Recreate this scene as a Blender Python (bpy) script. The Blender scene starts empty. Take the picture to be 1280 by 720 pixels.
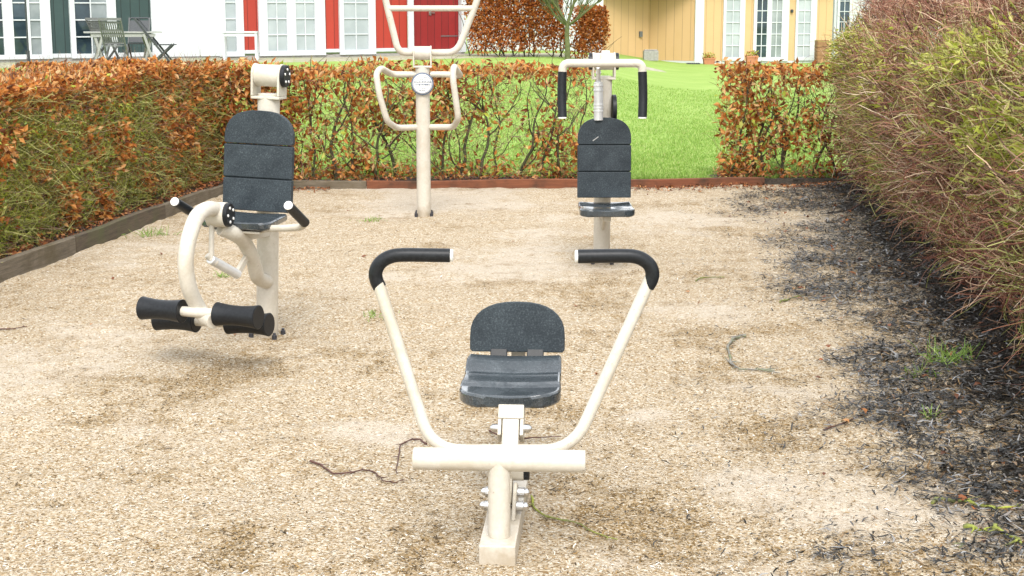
import bpy, math, random
import numpy as np
from mathutils import Vector, Matrix

random.seed(7)
rng = np.random.default_rng(11)
S = bpy.context.scene
COL = S.collection
R = math.radians

# ------------------------------------------------------------------ camera
F_PX, CAM_H, HORIZON_V = 1900.0, 1.65, 16.0
PITCH = math.atan((360 - HORIZON_V) / F_PX)
CP, SP = math.cos(PITCH), math.sin(PITCH)

def P(u, v, Y):
    """world point seen at photo pixel (u, v) that stands Y metres in front of the camera"""
    xc, yc = (u - 640) / F_PX, (360 - v) / F_PX
    dy, dz = CP + yc * SP, -SP + yc * CP
    t = Y / dy
    return Vector((xc * t, Y, CAM_H + dz * t))

def G(u, v, z=0.0):
    xc, yc = (u - 640) / F_PX, (360 - v) / F_PX
    dy, dz = CP + yc * SP, -SP + yc * CP
    t = (z - CAM_H) / dz
    return Vector((xc * t, dy * t, z))

cam_d = bpy.data.cameras.new('camera')
cam = bpy.data.objects.new('camera', cam_d)
COL.objects.link(cam)
cam.location = (0, 0, CAM_H)
cam.rotation_euler = (math.pi / 2 - PITCH, 0, 0)
cam_d.sensor_width = 36
cam_d.lens = 36 * F_PX / 1280
cam_d.clip_end = 2000
cam_d.clip_start = 0.05
S.camera = cam

# ------------------------------------------------------------------ light
w = bpy.data.worlds.new('World')
S.world = w
w.use_nodes = True
nt = w.node_tree
bg = nt.nodes['Background']
sky = nt.nodes.new('ShaderNodeTexSky')
sky.sky_type = 'NISHITA'
sky.sun_disc = False
SUN_EL, SUN_AZ = 50, 178          # azimuth clockwise from +Y
sky.sun_elevation = R(SUN_EL)
sky.sun_rotation = R(SUN_AZ)
sky.dust_density = 4
sky.air_density = 1.0
hs = nt.nodes.new('ShaderNodeHueSaturation')
hs.inputs['Saturation'].default_value = 0.3
nt.links.new(sky.outputs[0], hs.inputs['Color'])
ov = nt.nodes.new('ShaderNodeMix')          # even cloud cover over the clear-sky gradient
ov.data_type = 'RGBA'
ov.inputs[0].default_value = 0.55
ov.inputs[7].default_value = (6.9, 7.1, 7.3, 1)
nt.links.new(hs.outputs[0], ov.inputs[6])
nt.links.new(ov.outputs[2], bg.inputs['Color'])
bg.inputs['Strength'].default_value = 0.15
sd = bpy.data.lights.new('sun', 'SUN')
so = bpy.data.objects.new('sun', sd)
COL.objects.link(so)
sd.energy = 1.3
sd.angle = R(24)
sd.color = (1, 0.96, 0.9)
dv = Vector((math.sin(R(SUN_AZ)) * math.cos(R(SUN_EL)), math.cos(R(SUN_AZ)) * math.cos(R(SUN_EL)), math.sin(R(SUN_EL))))
so.rotation_euler = dv.to_track_quat('Z', 'Y').to_euler()
so.location = (0, 0, 30)
S.view_settings.view_transform = 'Standard'
S.view_settings.look = 'None'
S.view_settings.gamma = 1
S.view_settings.use_curve_mapping = False
S.view_settings.exposure = 1.08

# ------------------------------------------------------------------ materials
def new_mat(name):
    m = bpy.data.materials.new(name)
    m.use_nodes = True
    n = m.node_tree.nodes
    return m, n, m.node_tree.links, n['Principled BSDF']

def ramp(n, stops, interp='LINEAR'):
    r = n.new('ShaderNodeValToRGB')
    cr = r.color_ramp
    cr.interpolation = interp
    while len(cr.elements) < len(stops):
        cr.elements.new(0.5)
    for e, (p, c) in zip(cr.elements, stops):
        e.position = p
        e.color = (*c, 1) if len(c) == 3 else c
    return r

def noise(n, l, scale, detail=4, rough=0.55, vec=None, dist=0.0):
    t = n.new('ShaderNodeTexNoise')
    t.inputs['Scale'].default_value = scale
    t.inputs['Detail'].default_value = detail
    t.inputs['Roughness'].default_value = rough
    t.inputs['Distortion'].default_value = dist
    if vec is not None:
        l.new(vec, t.inputs['Vector'])
    return t

def mixc(n, l, fac, a, b, mode='MIX'):
    m = n.new('ShaderNodeMix')
    m.data_type = 'RGBA'
    m.blend_type = mode
    for sock, v in ((m.inputs[0], fac), (m.inputs[6], a), (m.inputs[7], b)):
        if hasattr(v, 'is_linked'):
            l.new(v, sock)
        elif isinstance(v, (int, float)):
            sock.default_value = v
        else:
            sock.default_value = (*v, 1)
    return m.outputs[2]

def mathn(n, l, op, a, b=None):
    m = n.new('ShaderNodeMath')
    m.operation = op
    for i, v in enumerate((a, b)):
        if v is None:
            continue
        if hasattr(v, 'is_linked'):
            l.new(v, m.inputs[i])
        else:
            m.inputs[i].default_value = v
    return m.outputs[0]

def bump(n, l, h, strength, dist, bsdf):
    b = n.new('ShaderNodeBump')
    b.inputs['Strength'].default_value = strength
    b.inputs['Distance'].default_value = dist
    l.new(h, b.inputs['Height'])
    l.new(b.outputs[0], bsdf.inputs['Normal'])
    return b

def mottled(name, c1, c2, scale, rough=0.5, metal=0.0, bstr=0.1, bdist=0.002, detail=6, spec=0.5, c3=None, s3=3.0):
    m, n, l, b = new_mat(name)
    tc = n.new('ShaderNodeTexCoord').outputs['Object']
    t = noise(n, l, scale, detail, 0.65, tc)
    r = ramp(n, [(0.3, c1), (0.7, c2)])
    l.new(t.outputs[0], r.inputs[0])
    col = r.outputs[0]
    if c3:
        t3 = noise(n, l, s3, 5, 0.6, tc)
        r3 = ramp(n, [(0.48, (0, 0, 0)), (0.7, (1, 1, 1))])
        l.new(t3.outputs[0], r3.inputs[0])
        col = mixc(n, l, r3.outputs[0], col, c3)
    l.new(col, b.inputs['Base Color'])
    b.inputs['Roughness'].default_value = rough
    b.inputs['Metallic'].default_value = metal
    b.inputs['Specular IOR Level'].default_value = spec
    if bstr:
        bump(n, l, t.outputs[0], bstr, bdist, b)
    return m

M = {}
def cream_mat():
    m, n, l, b = new_mat('cream_powder_coat')
    tc = n.new('ShaderNodeTexCoord').outputs['Object']
    t = noise(n, l, 70, 5, 0.65, tc)
    r = ramp(n, [(0.3, (0.50, 0.465, 0.395)), (0.7, (0.57, 0.535, 0.465))])
    l.new(t.outputs[0], r.inputs[0])
    # grime runs and scuffs
    t3 = noise(n, l, 6, 6, 0.68, tc, 0.4)
    r3 = ramp(n, [(0.46, (0, 0, 0)), (0.72, (0.75, 0.75, 0.75))])
    l.new(t3.outputs[0], r3.inputs[0])
    col = mixc(n, l, r3.outputs[0], r.outputs[0], (0.40, 0.345, 0.255))
    t4 = noise(n, l, 45, 3, 0.6, tc)
    r4 = ramp(n, [(0.69, (0, 0, 0)), (0.73, (1, 1, 1))])
    l.new(t4.outputs[0], r4.inputs[0])
    col = mixc(n, l, mathn(n, l, 'MULTIPLY', r4.outputs[0], 0.55), col, (0.24, 0.19, 0.13))
    # mud splashed up from the ground
    sep = n.new('ShaderNodeSeparateXYZ')
    l.new(tc, sep.inputs[0])
    hi = mathn(n, l, 'SUBTRACT', 1.0, mathn(n, l, 'DIVIDE', sep.outputs[2], 0.16))
    hi = mathn(n, l, 'ADD', hi, mathn(n, l, 'MULTIPLY', mathn(n, l, 'SUBTRACT', t3.outputs[0], 0.5), 1.6))
    rm = ramp(n, [(0.35, (0, 0, 0)), (1.0, (0.8, 0.8, 0.8))])
    l.new(hi, rm.inputs[0])
    col = mixc(n, l, mathn(n, l, 'MULTIPLY', rm.outputs[0], 0.6), col, (0.27, 0.20, 0.12))
    l.new(col, b.inputs['Base Color'])
    b.inputs['Roughness'].default_value = 0.42
    bump(n, l, t.outputs[0], 0.2, 0.001, b)
    return m
M['cream'] = cream_mat()
M['rubber'] = mottled('black_rubber', (0.006, 0.007, 0.009), (0.016, 0.018, 0.021), 90, 0.42, 0, 0.2, 0.001, spec=0.28)
M['steel'] = mottled('brushed_steel', (0.62, 0.62, 0.62), (0.8, 0.8, 0.8), 40, 0.3, 1.0, 0.05)
M['alu'] = mottled('pale_aluminium', (0.60, 0.61, 0.62), (0.72, 0.73, 0.73), 30, 0.35, 0.35, 0.05)
M['whitecap'] = mottled('white_plastic', (0.7, 0.7, 0.68), (0.78, 0.78, 0.76), 40, 0.4)
M['blackbolt'] = mottled('black_nut', (0.02, 0.022, 0.028), (0.05, 0.05, 0.06), 60, 0.35)

def pad_mat(name, wet):
    m, n, l, b = new_mat(name)
    tc = n.new('ShaderNodeTexCoord').outputs['Object']
    sp = noise(n, l, 170, 3, 0.75, tc)
    r = ramp(n, [(0.25, (0.010, 0.015, 0.019)), (0.55, (0.028, 0.038, 0.046)), (0.80, (0.10, 0.115, 0.125))])
    l.new(sp.outputs[0], r.inputs[0])
    big = noise(n, l, 7, 4, 0.6, tc)
    r2 = ramp(n, [(0.32, (0.65, 0.67, 0.70)), (0.72, (1.5, 1.45, 1.4))])
    l.new(big.outputs[0], r2.inputs[0])
    col = mixc(n, l, 1.0, r.outputs[0], r2.outputs[0], 'MULTIPLY')
    l.new(col, b.inputs['Base Color'])
    if wet:
        wn = noise(n, l, 9, 5, 0.6, tc, 0.6)
        rr = ramp(n, [(0.40, (0.07, 0.07, 0.07)), (0.58, (0.42, 0.42, 0.42))])
        l.new(wn.outputs[0], rr.inputs[0])
        l.new(rr.outputs[0], b.inputs['Roughness'])
        b.inputs['Specular IOR Level'].default_value = 0.6
        cw = ramp(n, [(0.50, (1, 1, 1)), (0.62, (0.08, 0.08, 0.08))])
        l.new(wn.outputs[0], cw.inputs[0])
        l.new(cw.outputs[0], b.inputs['Coat Weight'])
        b.inputs['Coat Roughness'].default_value = 0.06
    else:
        b.inputs['Roughness'].default_value = 0.6
        b.inputs['Specular IOR Level'].default_value = 0.25
    bump(n, l, sp.outputs[0], 0.12, 0.001, b)
    return m
M['pad'] = pad_mat('speckled_grey_pad', False)
M['wetpad'] = pad_mat('rain_wet_grey_pad', True)

def board_mat(name, base, dark, stain, lines_axis='X', spacing=0.14, line_w=0.06, rough=0.6, line_dark=0.35):
    """painted vertical boards: fine gaps between boards, each board a little different"""
    m, n, l, b = new_mat(name)
    g = n.new('ShaderNodeTexCoord')
    sep = n.new('ShaderNodeSeparateXYZ')
    l.new(g.outputs['Object'], sep.inputs[0])
    q = mathn(n, l, 'DIVIDE', sep.outputs[lines_axis], spacing)
    fr = mathn(n, l, 'FRACT', q)
    edge = mathn(n, l, 'LESS_THAN', fr, line_w)
    fl = mathn(n, l, 'FLOOR', q)
    wn = n.new('ShaderNodeTexWhiteNoise')
    wn.noise_dimensions = '1D'
    l.new(fl, wn.inputs['W'])
    var = mixc(n, l, wn.outputs['Value'], base, dark)
    st = noise(n, l, 2.5, 6, 0.65, g.outputs['Object'])
    rs = ramp(n, [(0.5, (0, 0, 0)), (0.8, (0.7, 0.7, 0.7))])
    l.new(st.outputs[0], rs.inputs[0])
    col = mixc(n, l, rs.outputs[0], var, stain)
    gap = tuple(c * line_dark for c in base)
    col = mixc(n, l, edge, col, gap)
    l.new(col, b.inputs['Base Color'])
    b.inputs['Roughness'].default_value = rough
    bump(n, l, mathn(n, l, 'SUBTRACT', 1.0, edge), 0.6, 0.01, b)
    return m
M['red'] = board_mat('red_painted_boards', (0.40, 0.038, 0.020), (0.34, 0.030, 0.017), (0.30, 0.03, 0.016), spacing=0.21, line_w=0.07)
M['reddoor'] = board_mat('dark_red_door_boards', (0.27, 0.012, 0.012), (0.22, 0.010, 0.010), (0.20, 0.010, 0.010), spacing=0.19, line_w=0.06)
M['green'] = board_mat('dark_green_boards', (0.030, 0.060, 0.058), (0.024, 0.050, 0.050), (0.045, 0.08, 0.075), spacing=0.2, line_w=0.08)
M['yellow'] = board_mat('yellow_painted_boards', (0.58, 0.385, 0.195), (0.55, 0.365, 0.18), (0.54, 0.35, 0.165), spacing=0.27, line_w=0.05, line_dark=0.6)
M['white'] = mottled('white_paint', (0.52, 0.55, 0.575), (0.60, 0.625, 0.64), 3, 0.5, 0, 0.05)
M['whitewall'] = mottled('whitewashed_wall', (0.54, 0.57, 0.59), (0.60, 0.63, 0.645), 9, 0.75, 0, 0.4, 0.01, c3=(0.50, 0.53, 0.545), s3=1.4)
M['concrete'] = mottled('grey_concrete', (0.24, 0.23, 0.21), (0.36, 0.35, 0.33), 14, 0.85, 0, 0.4, 0.004)
M['roof'] = mottled('dark_roof_tile', (0.07, 0.06, 0.055), (0.12, 0.10, 0.09), 8, 0.8)
M['soffit'] = mottled('brown_soffit', (0.20, 0.12, 0.05), (0.25, 0.15, 0.07), 8, 0.8)
M['terracotta'] = mottled('terracotta', (0.42, 0.17, 0.09), (0.50, 0.21, 0.11), 18, 0.8)
M['darkmetal'] = mottled('dark_metal', (0.02, 0.025, 0.028), (0.05, 0.055, 0.058), 20, 0.5)
M['greywood'] = mottled('grey_teak', (0.10, 0.105, 0.105), (0.17, 0.175, 0.175), 14, 0.7)
M['palewood'] = mottled('pale_painted_table', (0.27, 0.27, 0.265), (0.36, 0.36, 0.35), 14, 0.6)
M['darkcloth'] = mottled('dark_mesh_cloth', (0.03, 0.035, 0.04), (0.07, 0.075, 0.08), 60, 0.7)
M['brownwood'] = mottled('brown_wood', (0.22, 0.11, 0.045), (0.30, 0.16, 0.07), 20, 0.7)

def glass(name, col, rough, tint=None):
    m, n, l, b = new_mat(name)
    tc = n.new('ShaderNodeTexCoord').outputs['Object']
    t = noise(n, l, 1.3, 3, 0.5, tc)
    r = ramp(n, [(0.35, col), (0.65, tint or tuple(c * 1.5 for c in col))])
    l.new(t.outputs[0], r.inputs[0])
    l.new(r.outputs[0], b.inputs['Base Color'])
    b.inputs['Roughness'].default_value = rough
    b.inputs['Specular IOR Level'].default_value = 0.6
    return m
M['glass'] = glass('dark_window_glass', (0.012, 0.022, 0.03), 0.04, (0.05, 0.08, 0.10))
M['curtain'] = glass('curtained_window_glass', (0.33, 0.37, 0.39), 0.12, (0.43, 0.47, 0.49))
M['dimcurtain'] = glass('half_drawn_window_glass', (0.17, 0.20, 0.21), 0.08, (0.32, 0.35, 0.36))

def leaf_mat(name, stops, trans=0.3, rough=0.55):
    m, n, l, b = new_mat(name)
    geo = n.new('ShaderNodeNewGeometry')
    r = ramp(n, stops)
    l.new(geo.outputs['Random Per Island'], r.inputs[0])
    l.new(r.outputs[0], b.inputs['Base Color'])
    b.inputs['Roughness'].default_value = rough
    b.inputs['Specular IOR Level'].default_value = 0.35
    if trans:
        tr = n.new('ShaderNodeBsdfTranslucent')
        l.new(r.outputs[0], tr.inputs['Color'])
        mx = n.new('ShaderNodeMixShader')
        mx.inputs[0].default_value = trans
        l.new(b.outputs[0], mx.inputs[1])
        l.new(tr.outputs[0], mx.inputs[2])
        l.new(mx.outputs[0], n['Material Output'].inputs['Surface'])
    return m
M['beech'] = leaf_mat('dry_beech_leaf', [(0.0, (0.09, 0.028, 0.010)), (0.2, (0.28, 0.085, 0.018)), (0.5, (0.50, 0.18, 0.035)), (0.8, (0.64, 0.30, 0.085)), (1.0, (0.70, 0.47, 0.24))], 0.4)
M['beechred'] = leaf_mat('red_brown_beech_leaf', [(0.0, (0.12, 0.032, 0.012)), (0.3, (0.36, 0.095, 0.018)), (0.75, (0.54, 0.18, 0.035)), (1.0, (0.64, 0.34, 0.13))], 0.42)
M['litter'] = leaf_mat('fallen_leaf', [(0.0, (0.06, 0.022, 0.010)), (0.4, (0.17, 0.055, 0.018)), (0.75, (0.28, 0.095, 0.03)), (1.0, (0.42, 0.21, 0.08))], 0.15, 0.5)
M['olive'] = leaf_mat('olive_hedge_leaf', [(0.0, (0.05, 0.07, 0.010)), (0.25, (0.26, 0.30, 0.03)), (0.65, (0.47, 0.53, 0.075)), (1.0, (0.64, 0.62, 0.22))], 0.42)
M['lime'] = leaf_mat('yellow_green_shoot', [(0.0, (0.17, 0.19, 0.02)), (0.40, (0.40, 0.42, 0.06)), (0.8, (0.58, 0.58, 0.14)), (1.0, (0.70, 0.66, 0.34))], 0.35)
M['twig'] = leaf_mat('brown_twig', [(0.0, (0.05, 0.028, 0.020)), (0.5, (0.13, 0.075, 0.05)), (1.0, (0.30, 0.20, 0.13))], 0)
M['redtwig'] = leaf_mat('reddish_twig', [(0.0, (0.04, 0.015, 0.011)), (0.35, (0.17, 0.060, 0.038)), (0.7, (0.34, 0.155, 0.095)), (0.92, (0.55, 0.38, 0.25)), (1.0, (0.70, 0.58, 0.42))], 0)
M['greentwig'] = leaf_mat('mossy_green_twig', [(0.0, (0.07, 0.08, 0.015)), (0.5, (0.26, 0.27, 0.05)), (1.0, (0.48, 0.46, 0.18))], 0)
M['darkstem'] = mottled('dark_mossy_stem', (0.022, 0.020, 0.012), (0.085, 0.085, 0.035), 25, 0.85, 0, 0.5, 0.004)
M['mosstrunk'] = mottled('mossy_bark', (0.055, 0.065, 0.022), (0.15, 0.165, 0.06), 12, 0.85, 0, 0.5, 0.01)
M['grass'] = leaf_mat('grass_blade', [(0.0, (0.15, 0.26, 0.035)), (0.5, (0.23, 0.37, 0.07)), (0.85, (0.32, 0.44, 0.11)), (1.0, (0.45, 0.48, 0.20))], 0.3)
M['mulch'] = leaf_mat('dark_bark_mulch', [(0.0, (0.006, 0.006, 0.005)), (0.52, (0.016, 0.015, 0.014)), (0.74, (0.045, 0.043, 0.041)), (0.87, (0.28, 0.28, 0.28)), (0.90, (0.09, 0.05, 0.022)), (0.96, (0.22, 0.13, 0.055)), (1.0, (0.36, 0.27, 0.16))], 0, 0.36)  # pale grey stop paints highlights into the chip colour; browns are the bark's own
M['chip'] = leaf_mat('sand_chip', [(0.0, (0.15, 0.088, 0.032)), (0.2, (0.29, 0.195, 0.092)), (0.5, (0.40, 0.32, 0.218)), (0.8, (0.48, 0.415, 0.32)), (0.95, (0.62, 0.58, 0.50)), (1.0, (0.74, 0.72, 0.68))], 0, 0.7)
M['darkchip'] = leaf_mat('dark_wood_fleck', [(0.0, (0.022, 0.016, 0.010)), (0.45, (0.10, 0.060, 0.020)), (1.0, (0.28, 0.17, 0.055))], 0, 0.7)
M['stick'] = mottled('dark_red_stick', (0.045, 0.018, 0.014), (0.12, 0.055, 0.04), 40, 0.7)
M['mossstick'] = mottled('mossy_stick', (0.09, 0.075, 0.05), (0.20, 0.24, 0.05), 14, 0.8, c3=(0.32, 0.36, 0.04), s3=6)
M['greystick'] = mottled('grey_stick', (0.11, 0.10, 0.09), (0.26, 0.25, 0.22), 18, 0.8, c3=(0.16, 0.22, 0.05), s3=7)
M['soil'] = mottled('dark_soil', (0.016, 0.012, 0.009), (0.060, 0.044, 0.030), 30, 0.95, 0, 0.6, 0.02)

def timber_mat(name, c1, c2, c3):
    m, n, l, b = new_mat(name)
    g = n.new('ShaderNodeTexCoord')
    mp = n.new('ShaderNodeMapping')
    mp.inputs['Scale'].default_value = (2.0, 30, 30)
    l.new(g.outputs['Object'], mp.inputs[0])
    t = noise(n, l, 1.6, 8, 0.7, mp.outputs[0], 0.4)
    r = ramp(n, [(0.3, c1), (0.68, c2)])
    l.new(t.outputs[0], r.inputs[0])
    t3 = noise(n, l, 3.5, 6, 0.65, g.outputs['Object'])
    r3 = ramp(n, [(0.45, (0, 0, 0)), (0.68, (1, 1, 1))])
    l.new(t3.outputs[0], r3.inputs[0])
    l.new(mixc(n, l, r3.outputs[0], r.outputs[0], c3), b.inputs['Base Color'])
    b.inputs['Roughness'].default_value = 0.85
    bump(n, l, t.outputs[0], 0.6, 0.006, b)
    return m
M['greytimber'] = timber_mat('weathered_timber', (0.060, 0.046, 0.030), (0.19, 0.155, 0.11), (0.085, 0.065, 0.032))
M['darktimber'] = timber_mat('dark_damp_timber', (0.035, 0.026, 0.017), (0.12, 0.088, 0.056), (0.075, 0.075, 0.03))
M['rusttimber'] = timber_mat('red_brown_timber', (0.10, 0.030, 0.012), (0.22, 0.075, 0.032), (0.06, 0.028, 0.014))

def sand_mat():
    m, n, l, b = new_mat('pale_gravelly_sand')
    tc = n.new('ShaderNodeTexCoord').outputs['Object']
    sep = n.new('ShaderNodeSeparateXYZ')
    l.new(tc, sep.inputs[0])
    # grains
    v1 = n.new('ShaderNodeTexVoronoi')
    v1.inputs['Scale'].default_value = 125
    l.new(tc, v1.inputs['Vector'])
    hsv = n.new('ShaderNodeSeparateColor')
    l.new(v1.outputs['Color'], hsv.inputs[0])
    r1 = ramp(n, [(0.0, (0.17, 0.108, 0.048)), (0.15, (0.30, 0.215, 0.118)), (0.5, (0.40, 0.322, 0.220)), (0.85, (0.47, 0.405, 0.31)), (1.0, (0.60, 0.56, 0.48))])
    l.new(hsv.outputs[0], r1.inputs[0])
    # fine sand where the chips have been scuffed away
    ab = n.new('ShaderNodeAttribute'); ab.attribute_name = 'bare'
    ad = n.new('ShaderNodeAttribute'); ad.attribute_name = 'drift'
    n3 = noise(n, l, 70, 4, 0.7, tc)
    r3 = ramp(n, [(0.3, (0.409, 0.348, 0.270)), (0.7, (0.546, 0.492, 0.420))])
    l.new(n3.outputs[0], r3.inputs[0])
    fb = mathn(n, l, 'MULTIPLY', ab.outputs['Fac'], 0.62)
    col = mixc(n, l, fb, r1.outputs[0], r3.outputs[0])
    # brown, damp drifts of rotted chip, also painted contact shade at machine feet
    n5 = noise(n, l, 120, 3, 0.7, tc)
    d5 = ramp(n, [(0.42, (0.0, 0.0, 0.0)), (0.60, (1, 1, 1))])
    l.new(n5.outputs[0], d5.inputs[0])
    fd = mathn(n, l, 'MULTIPLY', ad.outputs['Fac'], d5.outputs[0])
    fd = mathn(n, l, 'MULTIPLY', fd, 0.9)
    col = mixc(n, l, fd, col, (0.18, 0.108, 0.028))
    # small dark flecks
    n6 = noise(n, l, 55, 5, 0.75, tc, 0.8)
    d6 = ramp(n, [(0.60, (0, 0, 0)), (0.68, (1, 1, 1))])
    l.new(n6.outputs[0], d6.inputs[0])
    col = mixc(n, l, mathn(n, l, 'MULTIPLY', d6.outputs[0], 0.7), col, (0.12, 0.075, 0.03))
    l.new(col, b.inputs['Base Color'])
    b.inputs['Roughness'].default_value = 0.9
    b.inputs['Specular IOR Level'].default_value = 0.2
    hgt = mathn(n, l, 'ADD', mathn(n, l, 'MULTIPLY', v1.outputs['Distance'], -0.7), n6.outputs[0])
    bump(n, l, hgt, 0.7, 0.008, b)
    return m
M['sand'] = sand_mat()

def lawn_mat():
    m, n, l, b = new_mat('mown_lawn')
    tc = n.new('ShaderNodeTexCoord').outputs['Object']
    a = noise(n, l, 0.7, 6, 0.65, tc)
    c = noise(n, l, 28, 6, 0.75, tc)
    r = ramp(n, [(0.3, (0.19, 0.29, 0.050)), (0.5, (0.24, 0.355, 0.075)), (0.7, (0.33, 0.42, 0.12))])
    l.new(mathn(n, l, 'ADD', mathn(n, l, 'MULTIPLY', a.outputs[0], 0.55), mathn(n, l, 'MULTIPLY', c.outputs[0], 0.45)), r.inputs[0])
    l.new(r.outputs[0], b.inputs['Base Color'])
    b.inputs['Roughness'].default_value = 0.8
    b.inputs['Specular IOR Level'].default_value = 0.2
    bump(n, l, c.outputs[0], 0.5, 0.03, b)
    return m
M['lawn'] = lawn_mat()

# ------------------------------------------------------------------ mesh building
def fillet(pts, r, seg=6):
    pts = [Vector(p) for p in pts]
    out = [pts[0]]
    for i in range(1, len(pts) - 1):
        a, b, c = pts[i - 1], pts[i], pts[i + 1]
        d1, d2 = (a - b), (c - b)
        rr = min(r, d1.length * 0.48, d2.length * 0.48)
        p1, p2 = b + d1.normalized() * rr, b + d2.normalized() * rr
        for k in range(seg + 1):
            t = k / seg
            out.append(p1 * (1 - t) ** 2 + b * 2 * t * (1 - t) + p2 * t * t)
    out.append(pts[-1])
    return out

def spline(pts, seg=6):
    pts = [Vector(p) for p in pts]
    q = [pts[0] * 2 - pts[1]] + pts + [pts[-1] * 2 - pts[-2]]
    out = []
    for i in range(1, len(q) - 2):
        for k in range(seg):
            t = k / seg
            out.append(0.5 * ((2 * q[i]) + (q[i + 1] - q[i - 1]) * t + (2 * q[i - 1] - 5 * q[i] + 4 * q[i + 1] - q[i + 2]) * t * t + (3 * q[i] - q[i - 1] - 3 * q[i + 1] + q[i + 2]) * t ** 3))
    out.append(pts[-1])
    return out

class MB:
    def __init__(self):
        self.v, self.f, self.s, self.m = [], [], [], []
        self.mi = 0
    def add(self, vs, fs, smooth=False):
        o = len(self.v)
        self.v += [Vector(x) for x in vs]
        for f in fs:
            self.f.append([o + i for i in f])
            self.s.append(smooth)
            self.m.append(self.mi)
        return self
    def box(self, c, s, rot=None):
        c = Vector(c)
        h = Vector(s) / 2
        vs = []
        for z in (-1, 1):
            for y in (-1, 1):
                for x in (-1, 1):
                    p = Vector((x * h.x, y * h.y, z * h.z))
                    vs.append(c + (rot @ p if rot else p))
        return self.add(vs, [(0, 2, 3, 1), (4, 5, 7, 6), (0, 1, 5, 4), (2, 6, 7, 3), (0, 4, 6, 2), (1, 3, 7, 5)])
    def beam(self, a, b, wx, wz, up=(0, 0, 1)):
        """a box from a to b, wx wide sideways and wz along up"""
        a, b = Vector(a), Vector(b)
        d = (b - a).normalized()
        sd_ = d.cross(Vector(up))
        if sd_.length < 1e-4:
            sd_ = d.cross(Vector((0, 1, 0)))
        sd_.normalize()
        u_ = sd_.cross(d).normalized()
        vs = []
        for p in (a, b):
            for x, z in ((-1, -1), (1, -1), (1, 1), (-1, 1)):
                vs.append(p + sd_ * x * wx / 2 + u_ * z * wz / 2)
        return self.add(vs, [(3, 2, 1, 0), (4, 5, 6, 7), (0, 1, 5, 4), (1, 2, 6, 5), (2, 3, 7, 6), (3, 0, 4, 7)])
    def tube(self, path, rad, n=16, caps=True):
        path = [Vector(p) for p in path]
        K = len(path)
        rads = rad if isinstance(rad, (list, tuple)) else [rad] * K
        t0 = (path[1] - path[0]).normalized()
        ref = Vector((0, 0, 1)) if abs(t0.z) < 0.9 else Vector((0, 1, 0))
        u_ = t0.cross(ref).normalized()
        vs, rings = [], []
        for i, p in enumerate(path):
            t = (path[min(i + 1, K - 1)] - path[max(i - 1, 0)]).normalized()
            u_ = (u_ - t * u_.dot(t)).normalized()
            w_ = t.cross(u_)
            rings.append(len(vs))
            for k in range(n):
                a = 2 * math.pi * k / n
                vs.append(p + (u_ * math.cos(a) + w_ * math.sin(a)) * rads[i])
        fs = []
        for i in range(K - 1):
            for k in range(n):
                fs.append((rings[i] + k, rings[i] + (k + 1) % n, rings[i + 1] + (k + 1) % n, rings[i + 1] + k))
        self.add(vs, fs, True)
        if caps:
            for i, rev in ((0, True), (K - 1, False)):
                t = (path[1] - path[0]).normalized() if rev else (path[-1] - path[-2]).normalized()
                sgn = -1 if rev else 1
                ring = vs[rings[i]:rings[i] + n]
                ch = min(0.004, rads[i] * 0.25)
                inner = [path[i] + (q - path[i]) * (1 - ch / rads[i]) + t * sgn * ch * 0.6 for q in ring]
                o = list(range(n))
                self.add(ring + inner, [((k, (k + 1) % n, n + (k + 1) % n, n + k) if not rev else (n + k, n + (k + 1) % n, (k + 1) % n, k)) for k in range(n)] + [tuple(n + k for k in (reversed(o) if rev else o))])
        return self
    def cyl(self, a, b, r, n=20):
        return self.tube([a, b], r, n)
    def prism(self, pts, d):
        """outline (list of 3D points in a plane) pushed out along d"""
        pts = [Vector(p) for p in pts]
        d = Vector(d)
        n = len(pts)
        nrm = Vector((0, 0, 0))
        for i in range(n):
            nrm += pts[i].cross(pts[(i + 1) % n])
        if nrm.dot(d) < 0:
            pts.reverse()
        vs = pts + [p + d for p in pts]
        return self.add(vs, [tuple(reversed(range(n))), tuple(range(n, 2 * n))] + [(i, (i + 1) % n, n + (i + 1) % n, n + i) for i in range(n)])
    def loft(self, rings, smooth=True):
        n = len(rings[0])
        vs = [p for r_ in rings for p in r_]
        fs = []
        for i in range(len(rings) - 1):
            for k in range(n):
                fs.append((i * n + k, i * n + (k + 1) % n, (i + 1) * n + (k + 1) % n, (i + 1) * n + k))
        self.add(vs, fs, smooth)
        self.add(rings[0], [tuple(reversed(range(n)))])
        self.add(rings[-1], [tuple(range(n))])
        return self
    def build(self, name, mat, parent=None, world=False, bevel=0.0):
        me = bpy.data.meshes.new(name)
        vs = self.v
        if world and parent is not None:
            inv = parent.matrix_basis.inverted()
            if parent.parent is not None:
                inv = (parent.parent.matrix_basis @ parent.matrix_basis).inverted()
            vs = [inv @ p for p in vs]
        me.from_pydata([tuple(p) for p in vs], [], self.f)
        for mm in (mat if isinstance(mat, (list, tuple)) else [mat]):
            me.materials.append(mm)
        me.polygons.foreach_set('use_smooth', self.s)
        me.polygons.foreach_set('material_index', self.m)
        me.update()
        o = bpy.data.objects.new(name, me)
        COL.objects.link(o)
        if parent is not None:
            o.parent = parent
        if bevel:
            b = o.modifiers.new('bevel', 'BEVEL')
            b.width = bevel
            b.segments = 2
            b.limit_method = 'ANGLE'
            b.angle_limit = R(35)
        return o

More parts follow.
